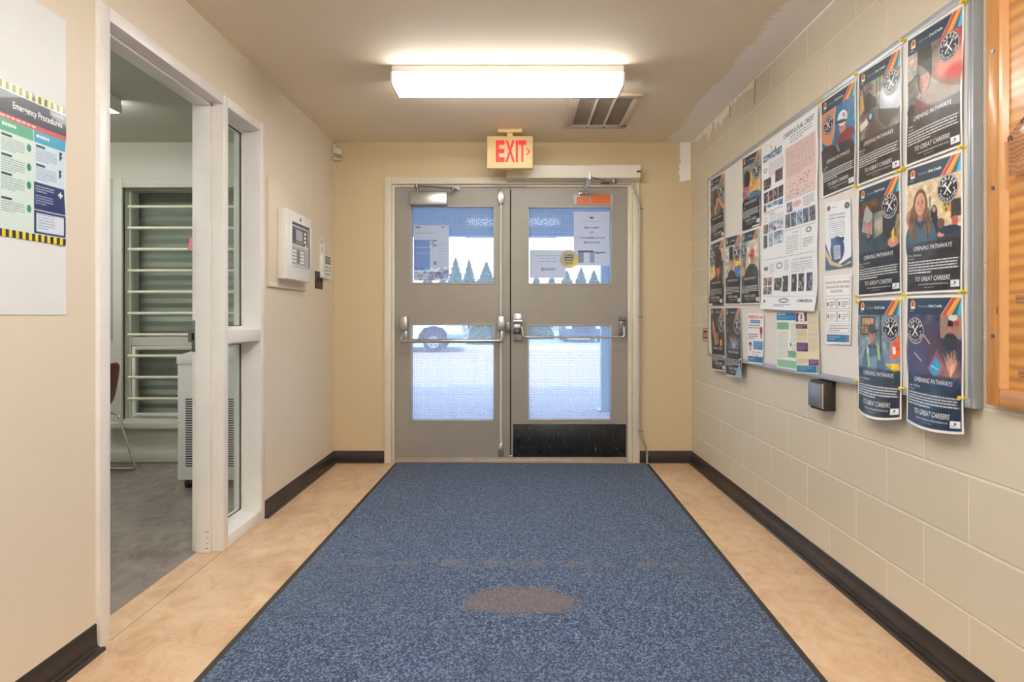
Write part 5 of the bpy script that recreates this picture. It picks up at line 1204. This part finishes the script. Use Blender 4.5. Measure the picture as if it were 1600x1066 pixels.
# black box under the board
bx = thing('push_button_box', 'square black wall box with a brushed grey push plate below the notice board', 'button box', (XR - .03, 2.735, .727))
M_blk = pmat('black box plastic', (52, 48, 46), .5, amount=.1)
MB().prism([(XR, 2.672), (1.318, 2.672), (1.313, 2.68), (1.313, 2.795), (1.318, 2.803), (XR, 2.803)], .727, .853, 'Z', .002).build('box_body', M_blk, bx)
MB().box(1.305, 1.3135, 2.690, 2.800, .738, .842, .003).build('push_plate', pmat('brushed blue grey plate', (140, 148, 160), .38, .6, amount=.12, scale=60, stretch=(1, 1, .1)), bx)
MB().box(1.3115, 1.3135, 2.675, 2.689, .736, .844, .001).build('edge_strip', pmat('pinkish beige strip', (190, 172, 158), .5), bx)
MB().cyl((1.345, 2.6718, .846), (1.345, 2.669, .846), .003, seg=8).build('screw', M_steel, bx)

# ------------------------------------------------------------------ wooden block board near the camera
def plain_wood(c0, c1, sc, stretch):
    def f(t, b):
        n = t.noise(t.scale(t.pos, stretch), sc, 4, .6, .6)
        t.link(t.ramp(n, [(.3, lin(c0)), (.7, lin(c1))]), b.inputs['Base Color']); b.inputs['Coat Weight'].default_value = .35; b.inputs['Coat Roughness'].default_value = .12
    return f
def wood(c0, c1, sc, stretch, rough=.35):
    def f(t, b):
        v = t.scale(t.pos, stretch); n = t.noise(v, sc, 5, .6, 1.2)
        w_ = t.new('ShaderNodeTexWave'); w_.wave_type = 'BANDS'; w_.bands_direction = 'Z'; w_.inputs['Scale'].default_value = sc * .9; w_.inputs['Distortion'].default_value = 9; w_.inputs['Detail'].default_value = 3; w_.inputs['Detail Scale'].default_value = .8
        t.link(v, w_.inputs['Vector']); f_ = t.math('ADD', t.math('MULTIPLY', n, .6), t.math('MULTIPLY', w_.outputs['Fac'], .4))
        t.link(t.ramp(f_, [(.3, lin(c0)), (.65, lin(c1))]), b.inputs['Base Color']); b.inputs['Coat Weight'].default_value = .35; b.inputs['Coat Roughness'].default_value = .12
    return f
M_w1 = mat('varnished wooden frame, upright grain', rough=.35, build=plain_wood((186, 124, 62), (206, 146, 82), 9, (1, 6, .5)))
M_w1h = mat('varnished wooden frame, level grain', rough=.35, build=plain_wood((186, 124, 62), (206, 146, 82), 9, (1, .5, 6)))
M_w2 = mat('varnished plywood', rough=.3, build=wood((180, 118, 54), (210, 152, 82), 3.6, (1, .5, 3.0)))
M_w3 = mat('sawn wooden block', rough=.5, build=wood((150, 94, 52), (180, 124, 74), 14, (1, 2, 2), .5))
wb_ = thing('block_board', 'framed plywood display board with numbered wooden blocks on the block wall', 'display board', (1.35, 1.1, .882))
Y0w, Y1w, Z0w, Z1w, XW = .5, 1.7755, .882, 2.32, 1.333
MB().box(XW + .014, XR, Y0w + .04, Y1w - .04, Z0w + .04, Z1w - .04).build('back_panel', M_w2, wb_)
fwid = .050
MB().box(XW, XR, Y1w - fwid, Y1w, Z0w, Z1w, .004).build('frame_rail', M_w1, wb_)
MB().box(XW, XR, Y0w, Y0w + fwid, Z0w, Z1w, .004).build('frame_rail', M_w1, wb_)
MB().box(XW, XR, Y0w + fwid, Y1w - fwid, Z0w, Z0w + fwid, .004).build('frame_rail', M_w1h, wb_)
MB().box(XW, XR, Y0w + fwid, Y1w - fwid, Z1w - fwid, Z1w, .004).build('frame_rail', M_w1h, wb_)
MB().prism([(XW + .001, Y1w - fwid + .001), (XW + .001, Y1w - fwid - .009), (XW + .014, Y1w - fwid - .017), (XW + .014, Y1w - fwid + .001)], Z0w + fwid, Z1w - fwid, 'Z').build('inner_bead', mat('varnished pale bead', rough=.25, build=plain_wood((214, 156, 96), (226, 172, 112), 9, (1, 6, .5))), wb_)
for pz in (294, 525, 80):
    p = onX(1552, pz, XW); MB().cyl((XW + .001, p[1], p[2]), (XW - .003, p[1], p[2]), .0055, seg=14).build('screw', pmat('blue grey screw', (110, 128, 150), .3, .8), wb_)
p = onX(1558, 485, XW); MB().sph((XW + .001, p[1], p[2]), (.0016, .003, .016)).build('knot', pmat('dark knot', (92, 56, 30), .5), wb_)
def block(pts, d, nm='wooden_block', m=M_w3):
    q = [onX(px, py, XW + .014 - d)[1:] for px, py in pts]; return MB().prism(q, XW + .014, XW + .014 - d, 'X', .002).build(nm, m, wb_)
b1 = block([(1574.5, 213), (1600, 180), (1640, 165), (1640, 240), (1576, 273)], .022)
o = block([(1577, 272), (1600, 236), (1640, 215), (1640, 262), (1590, 274)], .045)
block([(1591, 245), (1640, 215), (1640, 235), (1592, 268)], .03)
block([(1586, 461), (1650, 461), (1650, 475), (1587, 474)], .03)
block([(1590, 578), (1650, 576), (1650, 592), (1591, 590)], .02)
def num(s, px, py, h, rot=0):
    v, t, w_ = glyphs(s, .02, 0); P0 = onX(px, py, XW - .009); bm = bmesh.new(); k = h / .7; ca, sa = math.cos(rot), math.sin(rot)
    vs = [bm.verts.new((XW - .0092, P0[1] - (p[0] * ca - p[1] * sa) * k, P0[2] + (p[0] * sa + p[1] * ca) * k)) for p in v]
    for q in t:
        try: bm.faces.new([vs[i] for i in q])
        except ValueError: pass
    r = bmesh.ops.extrude_face_region(bm, geom=bm.faces[:])
    for g in r['geom']:
        if isinstance(g, bmesh.types.BMVert): g.co.x += .0007
    mb = MB(); mb.bm.free(); mb.bm = bm; return mb.build('number', M_black, b1, smooth=False)
num('12', 1575.5, 222, .013, .25); num('15', 1596, 194, .013, .25)

# ------------------------------------------------------------------ papers on the entrance glass (their backs show)
THIN = art_mat('thin translucent paper', .7, 0, .55)
def glass_sheet(name, label, group, x0, x1, y0, y1, draw, res=.003, m=THIN, dy=0.0, skew=0.0):
    a = P(x0, y1, LY + .016 + dy); b = P(x1, y0, LY + .016 + dy); A = Art(b[0] - a[0], b[2] - a[2], res, (236, 238, 240)); draw(A)
    o = sheet(name, A, lambda u, v: (a[0] + (b[0] - a[0]) * u, LY + .0185 - dy + 0 * u, b[2] - (b[2] - a[2]) * v + skew * (u - .5)), m); return tag(o, label, 'paper', group)
def g_welcome(A):
    A.rect(.02, .02, .98, A.asp - .02, (226, 228, 232)); A.ell(.5, .17, .06, .03, (120, 120, 128)); A.line([(.25, .27), (.75, .27)], .008, (160, 160, 166))
    for t_, y, w_ in (('WELCOME', .47, .42), ('TO', .60, .12), ('VIU COMMUNITY', .75, .74), ('PROGRAM', .88, .44)): A.text(t_, .5, y, (110, 110, 118), w=w_, h=.05, anchor='c', weight=.01, mirror=True)
    A.rect(.12, 1.08, .55, 1.13, (110, 110, 118)); A.rect(.55, 1.12, .88, 1.15, (120, 120, 126)); A.rect(.12, 1.13, .28, 1.42, (160, 164, 170)); A.rect(.45, 1.13, .58, 1.42, (172, 176, 182)); A.line([(.6, 1.12), (.7, 1.18)], .02, (110, 110, 116))
glass_sheet('paper_sign', 'white welcome sheet seen from behind on the upper glass of the right-hand door', 'papers on the door glass', 896.5, 952.5, 331, 415, g_welcome)
def g_arrow(A):
    A.rect(0, 0, 1, A.asp, (222, 224, 226)); A.text('Doors are locked after hours', .5, .17, (130, 132, 138), w=.7, h=.035, anchor='c', mirror=True); A.text('entry at the', .5, .25, (130, 132, 138), w=.44, h=.035, anchor='c', mirror=True); A.text('other front door', .5, .33, (130, 132, 138), w=.52, h=.035, anchor='c', mirror=True)
    A.poly([(.3, .53), (.37, .47), (.37, .50), (.7, .50), (.7, .56), (.37, .56), (.37, .59)], (130, 130, 136)); A.poly([(.34, .53), (.38, .51), (.68, .515), (.68, .545), (.38, .55)], (190, 192, 196))
glass_sheet('paper_sign', 'white sheet with a left-pointing arrow on the upper glass of the right-hand door', 'papers on the door glass', 828, 884, 391, 434.5, g_arrow)
def g_poster(A):
    A.rect(0, 0, 1, A.asp, (214, 218, 222)); A.ell(.12, .06, .08, .03, (150, 152, 158)); A.ell(.82, .06, .05, .02, (160, 162, 168)); A.words(.05, .95, .22, 1, .03, (150, 152, 158), .012); A.rect(.01, .42, .46, 1.28, (140, 166, 206)); A.rect(.01, .62, .46, .635, (225, 230, 236)); A.rect(.01, .79, .46, .80, (225, 230, 236))
    A.line([(.48, .43), (.64, .43), (.5, .52), (.66, .58), (.52, .60)], .02, (120, 122, 128)); A.words(.7, .95, .5, 9, .08, (180, 184, 190), .014); A.rect(.56, 1.02, .64, 1.12, (150, 152, 158)); A.words(.02, .98, 1.32, 6, .04, (130, 134, 150), .026); A.mottle(0, 1.2, 1, A.asp, .2, .12, 4)
glass_sheet('paper_sign', 'white poster with a blue block seen from behind on the left-hand door glass', 'papers on the door glass', 646.5, 701.5, 352, 438.5, g_poster)
def g_tri(A): A.rect(0, 0, 1, A.asp, (240, 242, 244))
M_dec = pmat('yellow grey decal', (214, 206, 120), .5)
cx, cz = P(889, 0, LY + .016)[0], P(0, 405, LY + .016)[2]
dec = thing('door_decal', 'round yellow and grey automatic door decal on the right-hand door glass', 'decal', (cx, LY + .014, cz))
MB().cyl((cx, LY + .0150, cz), (cx, LY + .0172, cz), .073, seg=40).build('disc', mat('two tone decal', rough=.5, build=lambda t, b: (lambda s_: (t.link(t.pos, s_.inputs[0]), t.link(t.mix(t.math('MULTIPLY', t.math('ADD', t.math('SUBTRACT', s_.outputs[0], cx), t.math('SUBTRACT', cz, s_.outputs[2])), 9, True), lin((178, 174, 156)), lin((236, 218, 60))), b.inputs['Base Color'])))(t.new('ShaderNodeSeparateXYZ'))), dec)
def flat_text(s, cx_, z0, w_, h_, y, m, parent, nm, mirror=True):
    v, t, tw = glyphs(s, .03, 0); bm = bmesh.new(); k = -1 if mirror else 1
    vs = [bm.verts.new((cx_ + k * (p[0] / tw - .5) * w_, y, z0 + p[1] / .7 * h_)) for p in v]
    for q in t:
        try: bm.faces.new([vs[i] for i in q])
        except ValueError: pass
    r = bmesh.ops.extrude_face_region(bm, geom=bm.faces[:])
    for g in r['geom']:
        if isinstance(g, bmesh.types.BMVert): g.co.y -= .0005
    mb = MB(); mb.bm.free(); mb.bm = bm; return mb.build(nm, m, parent, smooth=False)
MB().box(cx - .034, cx + .034, LY + .0142, LY + .0149, cz - .014, cz + .017).build('black_bar', M_black, dec)
flat_text('AUTOMATIC', cx, cz + .024, .07, .015, LY + .0149, pmat('olive print', (70, 66, 20), .5), dec, 'lettering', False)
flat_text('CAUTION', cx, cz - .008, .06, .018, LY + .0141, pmat('pale print', (220, 214, 170), .5), dec, 'lettering', False)
flat_text('DOOR', cx, cz - .042, .062, .02, LY + .0149, pmat('olive print', (70, 66, 20), .5), dec, 'lettering', False)

# ------------------------------------------------------------------ things in the side room
# charging cart
ct = thing('charging_cart', 'light grey metal charging cart with rows of vent slots in the side room', 'cart', (-1.95, 4.35, 0))
M_cart = pmat('light grey cart metal', (226, 226, 228), .4, .0, amount=.02)
cx0, cx1, cy0, cy1, cz0, cz1 = -2.24, -1.66, 4.115, 4.62, .058, .875
o = MB().prism([(cx0, cz0), (cx1, cz0), (cx1, cz1 + .03), (cx0 + .09, cz1 + .03), (cx0, cz1)], cy0, cy1, 'Y', .005).build('cart_body', M_cart, ct)
tag(MB().prism([(cx0 - .004, cz1 - .052), (cx0 - .004, cz1 - .001), (cx0 + .09, cz1 + .033), (cx1 + .004, cz1 + .033), (cx1 + .004, cz1 - .052)], cy0 - .004, cy0 - .0001, 'Y', .001).build('lid_edge', M_cart, ct), None)
M_slot = pmat('dark vent slot', (58, 58, 60), .6)
for xa, xb in ((P(290, 0, cy0)[0], P(311, 0, cy0)[0]), (P(349, 0, cy0)[0], P(370, 0, cy0)[0])):
    o = MB()
    for k in range(29):
        z = P(0, 624 + k * 3.72, cy0)[2]; o.box(xa, xb, cy0 - .001, cy0 + .004, z - .004, z + .004)
    o.build('vent_slots', M_slot, ct)
for x in (cx0 + .055, cx1 - .055):
    for y in (cy0 + .04, cy1 - .04):
        c = MB().cyl((x - .014, y, .030), (x + .014, y, .030), .030, seg=20).build('caster', M_black, ct)
        MB().box(x - .020, x - .016, y - .02, y + .02, .025, .062).box(x + .016, x + .020, y - .02, y + .02, .025, .062).box(x - .020, x + .020, y - .02, y + .02, .0585, .063).build('caster_fork', M_chrome, c)
cab = MB().tube([(-1.86, 4.10, .94), (-1.85, 4.09, .90), (-1.83, 4.09, .86), (-1.835, 4.10, .80), (-1.86, 4.10, .76)], .005, 8)
tag(cab.build('cable', M_white), 'white cable hanging over the front of the charging cart', 'cable')
# chair
ch = thing('stacking_chair', 'dark brown shell chair on a bent chrome wire base in the side room', 'chair', (-3.2, 4.5, 0))
M_shell = pmat('dark red brown shell', (120, 62, 52), .35, amount=.05)
bk0 = P(193, 570, 4.42); bx_ = P(189, 600, 4.42)
prof2 = [(-3.45, .455), (-3.40, .440), (-3.25, .425), (-3.10, .430), (-3.02, .455), (-2.965, .51), (-2.935, .60), (-2.915, .70), (-2.900, .79), (-2.902, .805)]
bm = bmesh.new(); rows = []
for i, (x, z) in enumerate(prof2):
    t_ = i / (len(prof2) - 1); hw_ = .215 - .03 * max(0, t_ - .55) * 2 - (.05 if i in (0, 9) else 0); row = []
    for j in range(9):
        s_ = (j / 8 - .5) * 2; row.append(bm.verts.new((x - .035 * s_ * s_ * (t_ > .55), 4.42 + hw_ * s_, z + .03 * s_ * s_ * (t_ <= .55))))
    rows.append(row)
for a_, b_ in zip(rows, rows[1:]):
    for j in range(8): bm.faces.new((a_[j], a_[j + 1], b_[j + 1], b_[j]))
mb = MB(); mb.bm.free(); mb.bm = bm; so = mb.build('seat_shell', M_shell, ch)
sm = so.modifiers.new('s', 'SOLIDIFY'); sm.thickness = .012; sm.offset = 0; sb = so.modifiers.new('b', 'SUBSURF'); sb.levels = 2; sb.render_levels = 2
for s_ in (-1, 1):
    y = 4.42 + s_ * .20
    MB().tube([(-3.05, 4.42 + s_ * .1, .425), (-2.99, y - s_ * .02, .43), (-2.955, y, .415), (-2.94, y, .37), (-2.83, y, .035), (-2.835, y, .013), (-2.86, y, .0115), (-3.42, y, .0115), (-3.445, y, .02), (-3.44, y, .05), (-3.34, y, .40), (-3.30, 4.42 + s_ * .1, .424)], .0105, 10).build('leg', M_chrome, ch)
MB().tube([(-3.2, 4.23, .418), (-3.2, 4.61, .418)], .009, 8).build('crossbar', M_chrome, ch)
# pink ribbon on a bar of the window, board on the wall
r0 = P(297, 372, YB - .046)
rb = MB().prism([(r0[0], r0[2] + .0), (r0[0] + .03, r0[2]), (r0[0] + .045, r0[2] - .085), (r0[0] + .005, r0[2] - .075), (r0[0] - .022, r0[2] - .09)], YB - .046, YB - .044, 'Y')
tag(rb.build('ribbon', pmat('pink ribbon', (238, 130, 140), .5)), 'small pink ribbon hanging from a bar of the barred window', 'ribbon')
p0 = P(177.3, 531, YB - .015); p1 = P(177.3, 278, YB - .015)
nb = MB().box(-3.95, p0[0], YB - .018, YB - .001, p0[2], p1[2], .002)
tag(nb.build('wall_panel', pmat('grey green wall panel', (170, 172, 162), .5)), 'grey panel edge on the side room wall left of the barred window', 'panel')

# ------------------------------------------------------------------ outside
def paving(t, b):
    n = t.noise(t.pos, 9, 6, .75); n2 = t.noise(t.pos, .35, 3)
    br = t.new('ShaderNodeTexBrick'); br.inputs['Scale'].default_value = 1; br.inputs['Brick Width'].default_value = .22; br.inputs['Row Height'].default_value = .11; br.inputs['Mortar Size'].default_value = .006; t.link(t.pos, br.inputs['Vector'])
    br.inputs['Color1'].default_value = lin((160, 130, 136)); br.inputs['Color2'].default_value = lin((132, 110, 120)); br.inputs['Mortar'].default_value = lin((150, 138, 132))
    c = t.mix(t.math('MULTIPLY', n, .7), br.outputs['Color'], lin((178, 160, 162))); c = t.mix(t.math('MULTIPLY', n2, .4), c, lin((170, 150, 150))); t.link(c, b.inputs['Base Color'])
M_pave = mat('red brown brick paving', rough=.85, build=paving)
struct(MB().box(-12, 12, YB + .2, 21.6, -.08, 0).box(-1.6, 1.5, 5.0, YB + .2, -.08, 0).build('pavement', M_pave))
struct(MB().box(-80, 80, 21.6, 130, -.09, -.02).build('road', pmat('grey asphalt', (150, 148, 144), .9, amount=.15, scale=4)))
struct(MB().box(-12, 12, 21.6, 21.9, -.05, .10, .02).box(-20, 20, 24.6, 24.8, -.05, .05, .02).build('kerb', pmat('pale concrete', (196, 192, 176), .8)))
M_blue = pmat('light blue steel paint', (92, 184, 218), .5, amount=.04)
M_blue2 = pmat('pale blue soffit paint', (150, 200, 226), .6, amount=.04)
struct(MB().box(-6, 6, YB + .2, 8.0, 2.72, 2.9).build('canopy_roof', M_blue2))
struct(MB().box(-6, 6, 7.9, 8.05, 2.22, 2.9).box(-6, 6, 8.0, 8.1, 2.18, 2.24).build('canopy_beam', M_blue))
struct(MB().box(-.72, .55, 8.6, 8.75, 2.25, 2.33).box(-.7, -.62, 8.05, 8.7, 2.25, 2.33).box(.42, .5, 8.05, 8.7, 2.25, 2.33).build('canopy_bracket', M_blue))
for k, (x, lb) in enumerate(((1.08, 'light blue square post holding up the canopy outside the right-hand door'), (-3.6, 'light blue canopy post off to the left, hidden beside the doors'))):
    po = thing('canopy_post', lb, 'post', (x, 7.6, 0)); MB().box(x - .062, x + .062, 7.54, 7.66, .012, 2.72, .004).build('post', M_blue, po); MB().box(x - .11, x + .11, 7.49, 7.71, 0, .014, .003).build('base_plate', M_steel, po)
    if k == 0: p_ = po
# shell of the building outside and roof
struct(MB().box(-8, -4.7, YB + .1, YB + .2, 0, 3.2).box(1.565, 8, YB + .1, YB + .2, 0, 3.2).box(-4.72, 1.6, YB + .12, YB + .2, HC + .2, 3.2).build('wall_outside', M_ext))
struct(MB().box(-8, 8, -6, YB + .2, 2.9, 3.2).build('roof', M_ext))

# white pickup, side on
tk = thing('pickup_truck', 'white pickup truck parked side-on across the paving, seen through the left-hand door', 'truck', (-4.4, 21, 0))
M_tw = pmat('white car paint', (236, 238, 242), .25, amount=.01, coat=.6); M_tire = pmat('black tyre', (34, 36, 40), .8); M_dark = pmat('dark car glass', (30, 40, 50), .1)
wxc = -2.74; ty = 20.4; L = 3.5
body = [(-7.5, .55), (-6.7, .55), (-6.65, .7), (-6.5, .85), (-6.3, .92), (-6.1, .85), (-5.95, .7), (-5.9, .5), (wxc - .52, .42), (wxc - .48, .62), (wxc - .33, .80), (wxc - .1, .87), (wxc + .1, .87), (wxc + .33, .80), (wxc + .48, .62), (wxc + .52, .50),
        (-1.86, .46), (-1.83, .62), (-1.88, .95), (-1.95, 1.08), (-3.2, 1.18), (-3.75, 1.70), (-5.3, 1.74), (-5.5, 1.2), (-7.5, 1.18)]
MB().prism(body, ty + .02, ty + 1.75, 'Y', .02).build('body', M_tw, tk)
MB().prism([(-3.35, 1.17), (-3.82, 1.63), (-4.5, 1.65), (-4.5, 1.17)], ty + .005, ty + .03, 'Y').prism([(-4.6, 1.17), (-4.6, 1.65), (-5.2, 1.65), (-5.35, 1.17)], ty + .005, ty + .03, 'Y').build('side_window', M_dark, tk)
for x in (wxc, -6.3):
    for yy in (ty, ty + 1.55):
        wh = MB().cyl((x, yy + .0, .335), (x, yy + .22, .335), .335, seg=36).build('wheel', M_tire, tk)
        h_ = MB().cyl((x, yy - .012, .335), (x, yy + .01, .335), .20, seg=30)
        h_.build('hub', M_chrome, wh)
        for k in range(5): an = 2 * PI * k / 5 + .3; MB().cyl((x + .12 * math.cos(an), yy - .02, .335 + .12 * math.sin(an)), (x + .12 * math.cos(an), yy - .011, .335 + .12 * math.sin(an)), .03, seg=10).build('hub_hole', M_tire, wh)
MB().box(wxc - .5, wxc + .5, ty + .25, ty + 1.5, .3, .9).build('wheel_arch', M_tire, tk)
MB().prism([(-2.22, .70), (-1.86, .66), (-1.88, .95), (-2.1, 1.0), (-2.2, .95)], ty - .01, ty + .03, 'Y').build('headlight', pmat('pale lamp glass', (214, 216, 224), .1), tk)
MB().box(-2.3, -1.76, ty - .03, ty + 1.78, .44, .60, .03).build('bumper', pmat('dull blue bumper', (120, 140, 160), .4), tk)
MB().box(-5.9, wxc - .55, ty - .02, ty + .1, .30, .42, .02).build('running_board', M_tire, tk)

# dark blue cars further away
def car(x, y, label, c, gname):
    t = thing('car', label, 'car', (x, y, 0), gname); m = pmat('car paint ' + str(c), c, .3, coat=.5, amount=.01)
    MB().prism([(x - .88, .28), (x + .88, .28), (x + .9, .75), (x + .78, .95), (x + .62, 1.42), (x - .62, 1.42), (x - .78, .95), (x - .9, .75)], y, y + 4.2, 'Y', .05).build('body', m, t)
    MB().prism([(x - .70, .98), (x + .70, .98), (x + .58, 1.36), (x - .58, 1.36)], y - .01, y + .05, 'Y').build('windscreen', M_dark, t)
    for s_ in (-1, 1):
        for yy in (y + .6, y + 3.4): MB().cyl((x + s_ * .72, yy, .31), (x + s_ * .90, yy, .31), .31, seg=24).build('wheel', M_tire, t)
        MB().box(x + s_ * .55, x + s_ * .82, y - .02, y + .03, .62, .76, .01).build('headlight', pmat('pale lamp glass', (214, 216, 224), .1), t)
    MB().box(x - .4, x + .4, y - .02, y + .03, .45, .68, .01).build('grille', M_tire, t)
    return t
car(3.1, 29, 'dark blue car facing the doors, seen just left of the blue canopy post', (44, 70, 104), 'parked cars')
car(5.3, 31, 'blue-grey car parked behind the blue canopy post', (70, 90, 116), 'parked cars')
# shrubs and trees beyond
def leaves_mb(fn, n, s, rng):
    c = fn(n, rng); d1 = rng.normal(size=(n, 3)); d1 /= np.linalg.norm(d1, axis=1)[:, None]; d2 = np.cross(d1, rng.normal(size=(n, 3))); d2 /= np.linalg.norm(d2, axis=1)[:, None]
    v = np.stack([c + d1 * s, c + d2 * s * .5, c - d1 * s, c - d2 * s * .5], 1).reshape(-1, 3); me = bpy.data.meshes.new('foliage')
    me.from_pydata(v.tolist(), [], np.arange(n * 4).reshape(-1, 4).tolist()); return me
def green(nm, me, m, parent):
    me.materials.append(m); o = bpy.data.objects.new(nm, me); COL.objects.link(o); return attach(o, parent)
M_leaf = pmat('green leaves', (66, 96, 62), .7, amount=.3, scale=3); M_fir = pmat('dark fir needles', (70, 104, 88), .8, amount=.3, scale=2); M_bark = pmat('grey bark', (88, 74, 62), .9)
rng = np.random.default_rng(2)
for k, (x, y, rx, h_, lb) in enumerate(((-1.05, 27.5, 1.15, 1.25, 'rounded green shrub behind the front of the white pickup truck'), (1.0, 34, 1.0, .9, 'low green shrub far behind the meeting edge of the doors'), (8.9, 33, 1.6, 1.4, 'green shrub at the right behind the parked cars'))):
    t = thing('shrub', lb, 'shrub', (x, y, 0), 'shrubs beyond the road')
    def fn(n, r): a = r.normal(size=(n, 3)); a /= np.linalg.norm(a, axis=1)[:, None]; a *= r.uniform(.75, 1.03, (n, 1)); a[:, 2] = np.abs(a[:, 2]); return a * np.array([rx, rx * .8, h_]) + np.array([x, y, 0])
    green('foliage', leaves_mb(fn, 4200, .075, rng), M_leaf, t); MB().cyl((x, y, -.02), (x, y, h_ * .7), .05, .03, seg=8).build('stem', M_bark, t)
for k, (px, py, Y, wid, lb) in enumerate(((712, 404, 60, 5.2, 'tall pale conifer, centre of those seen through the left-hand upper glass'), (733, 407, 68, 5, 'conifer right of the tallest one in the left-hand upper glass'), (760, 411, 52, 6, 'broad conifer at the right of the left-hand upper glass'), (692, 424, 76, 5, 'short conifer left of the tallest in the left-hand upper glass'), (668, 421, 66, 5, 'short conifer behind the poster on the left-hand door'),
                                            (886, 424, 60, 6, 'low conifer behind the round decal'), (908, 419, 69, 6, 'conifer left of the blue post in the right-hand upper glass'), (928, 424, 52, 4.6, 'conifer just left of the blue canopy post'), (838, 430, 68, 6, 'low conifer behind the arrow sheet'), (862, 428, 77, 6, 'second low conifer behind the arrow sheet'))):
    x, _, top = onY(px, py, Y); t = thing('conifer', lb, 'tree', (x, Y, 0), 'conifers beyond the road')
    def fn(n, r):
        u = r.uniform(0, 1, n) ** .7; z = top * (1 - u * .88); ring = .9 + .1 * np.sin(z * 11); rad = wid * .42 * u * ring * r.uniform(.35, 1.05, n); a = r.uniform(0, 2 * PI, n); return np.stack([x + rad * np.cos(a), Y + rad * np.sin(a), z], -1)
    green('foliage', leaves_mb(fn, 5000, .16, rng), M_fir, t); MB().cyl((x, Y, -.02), (x, Y, top * .92), .16, .03, seg=8).build('trunk', M_bark, t)
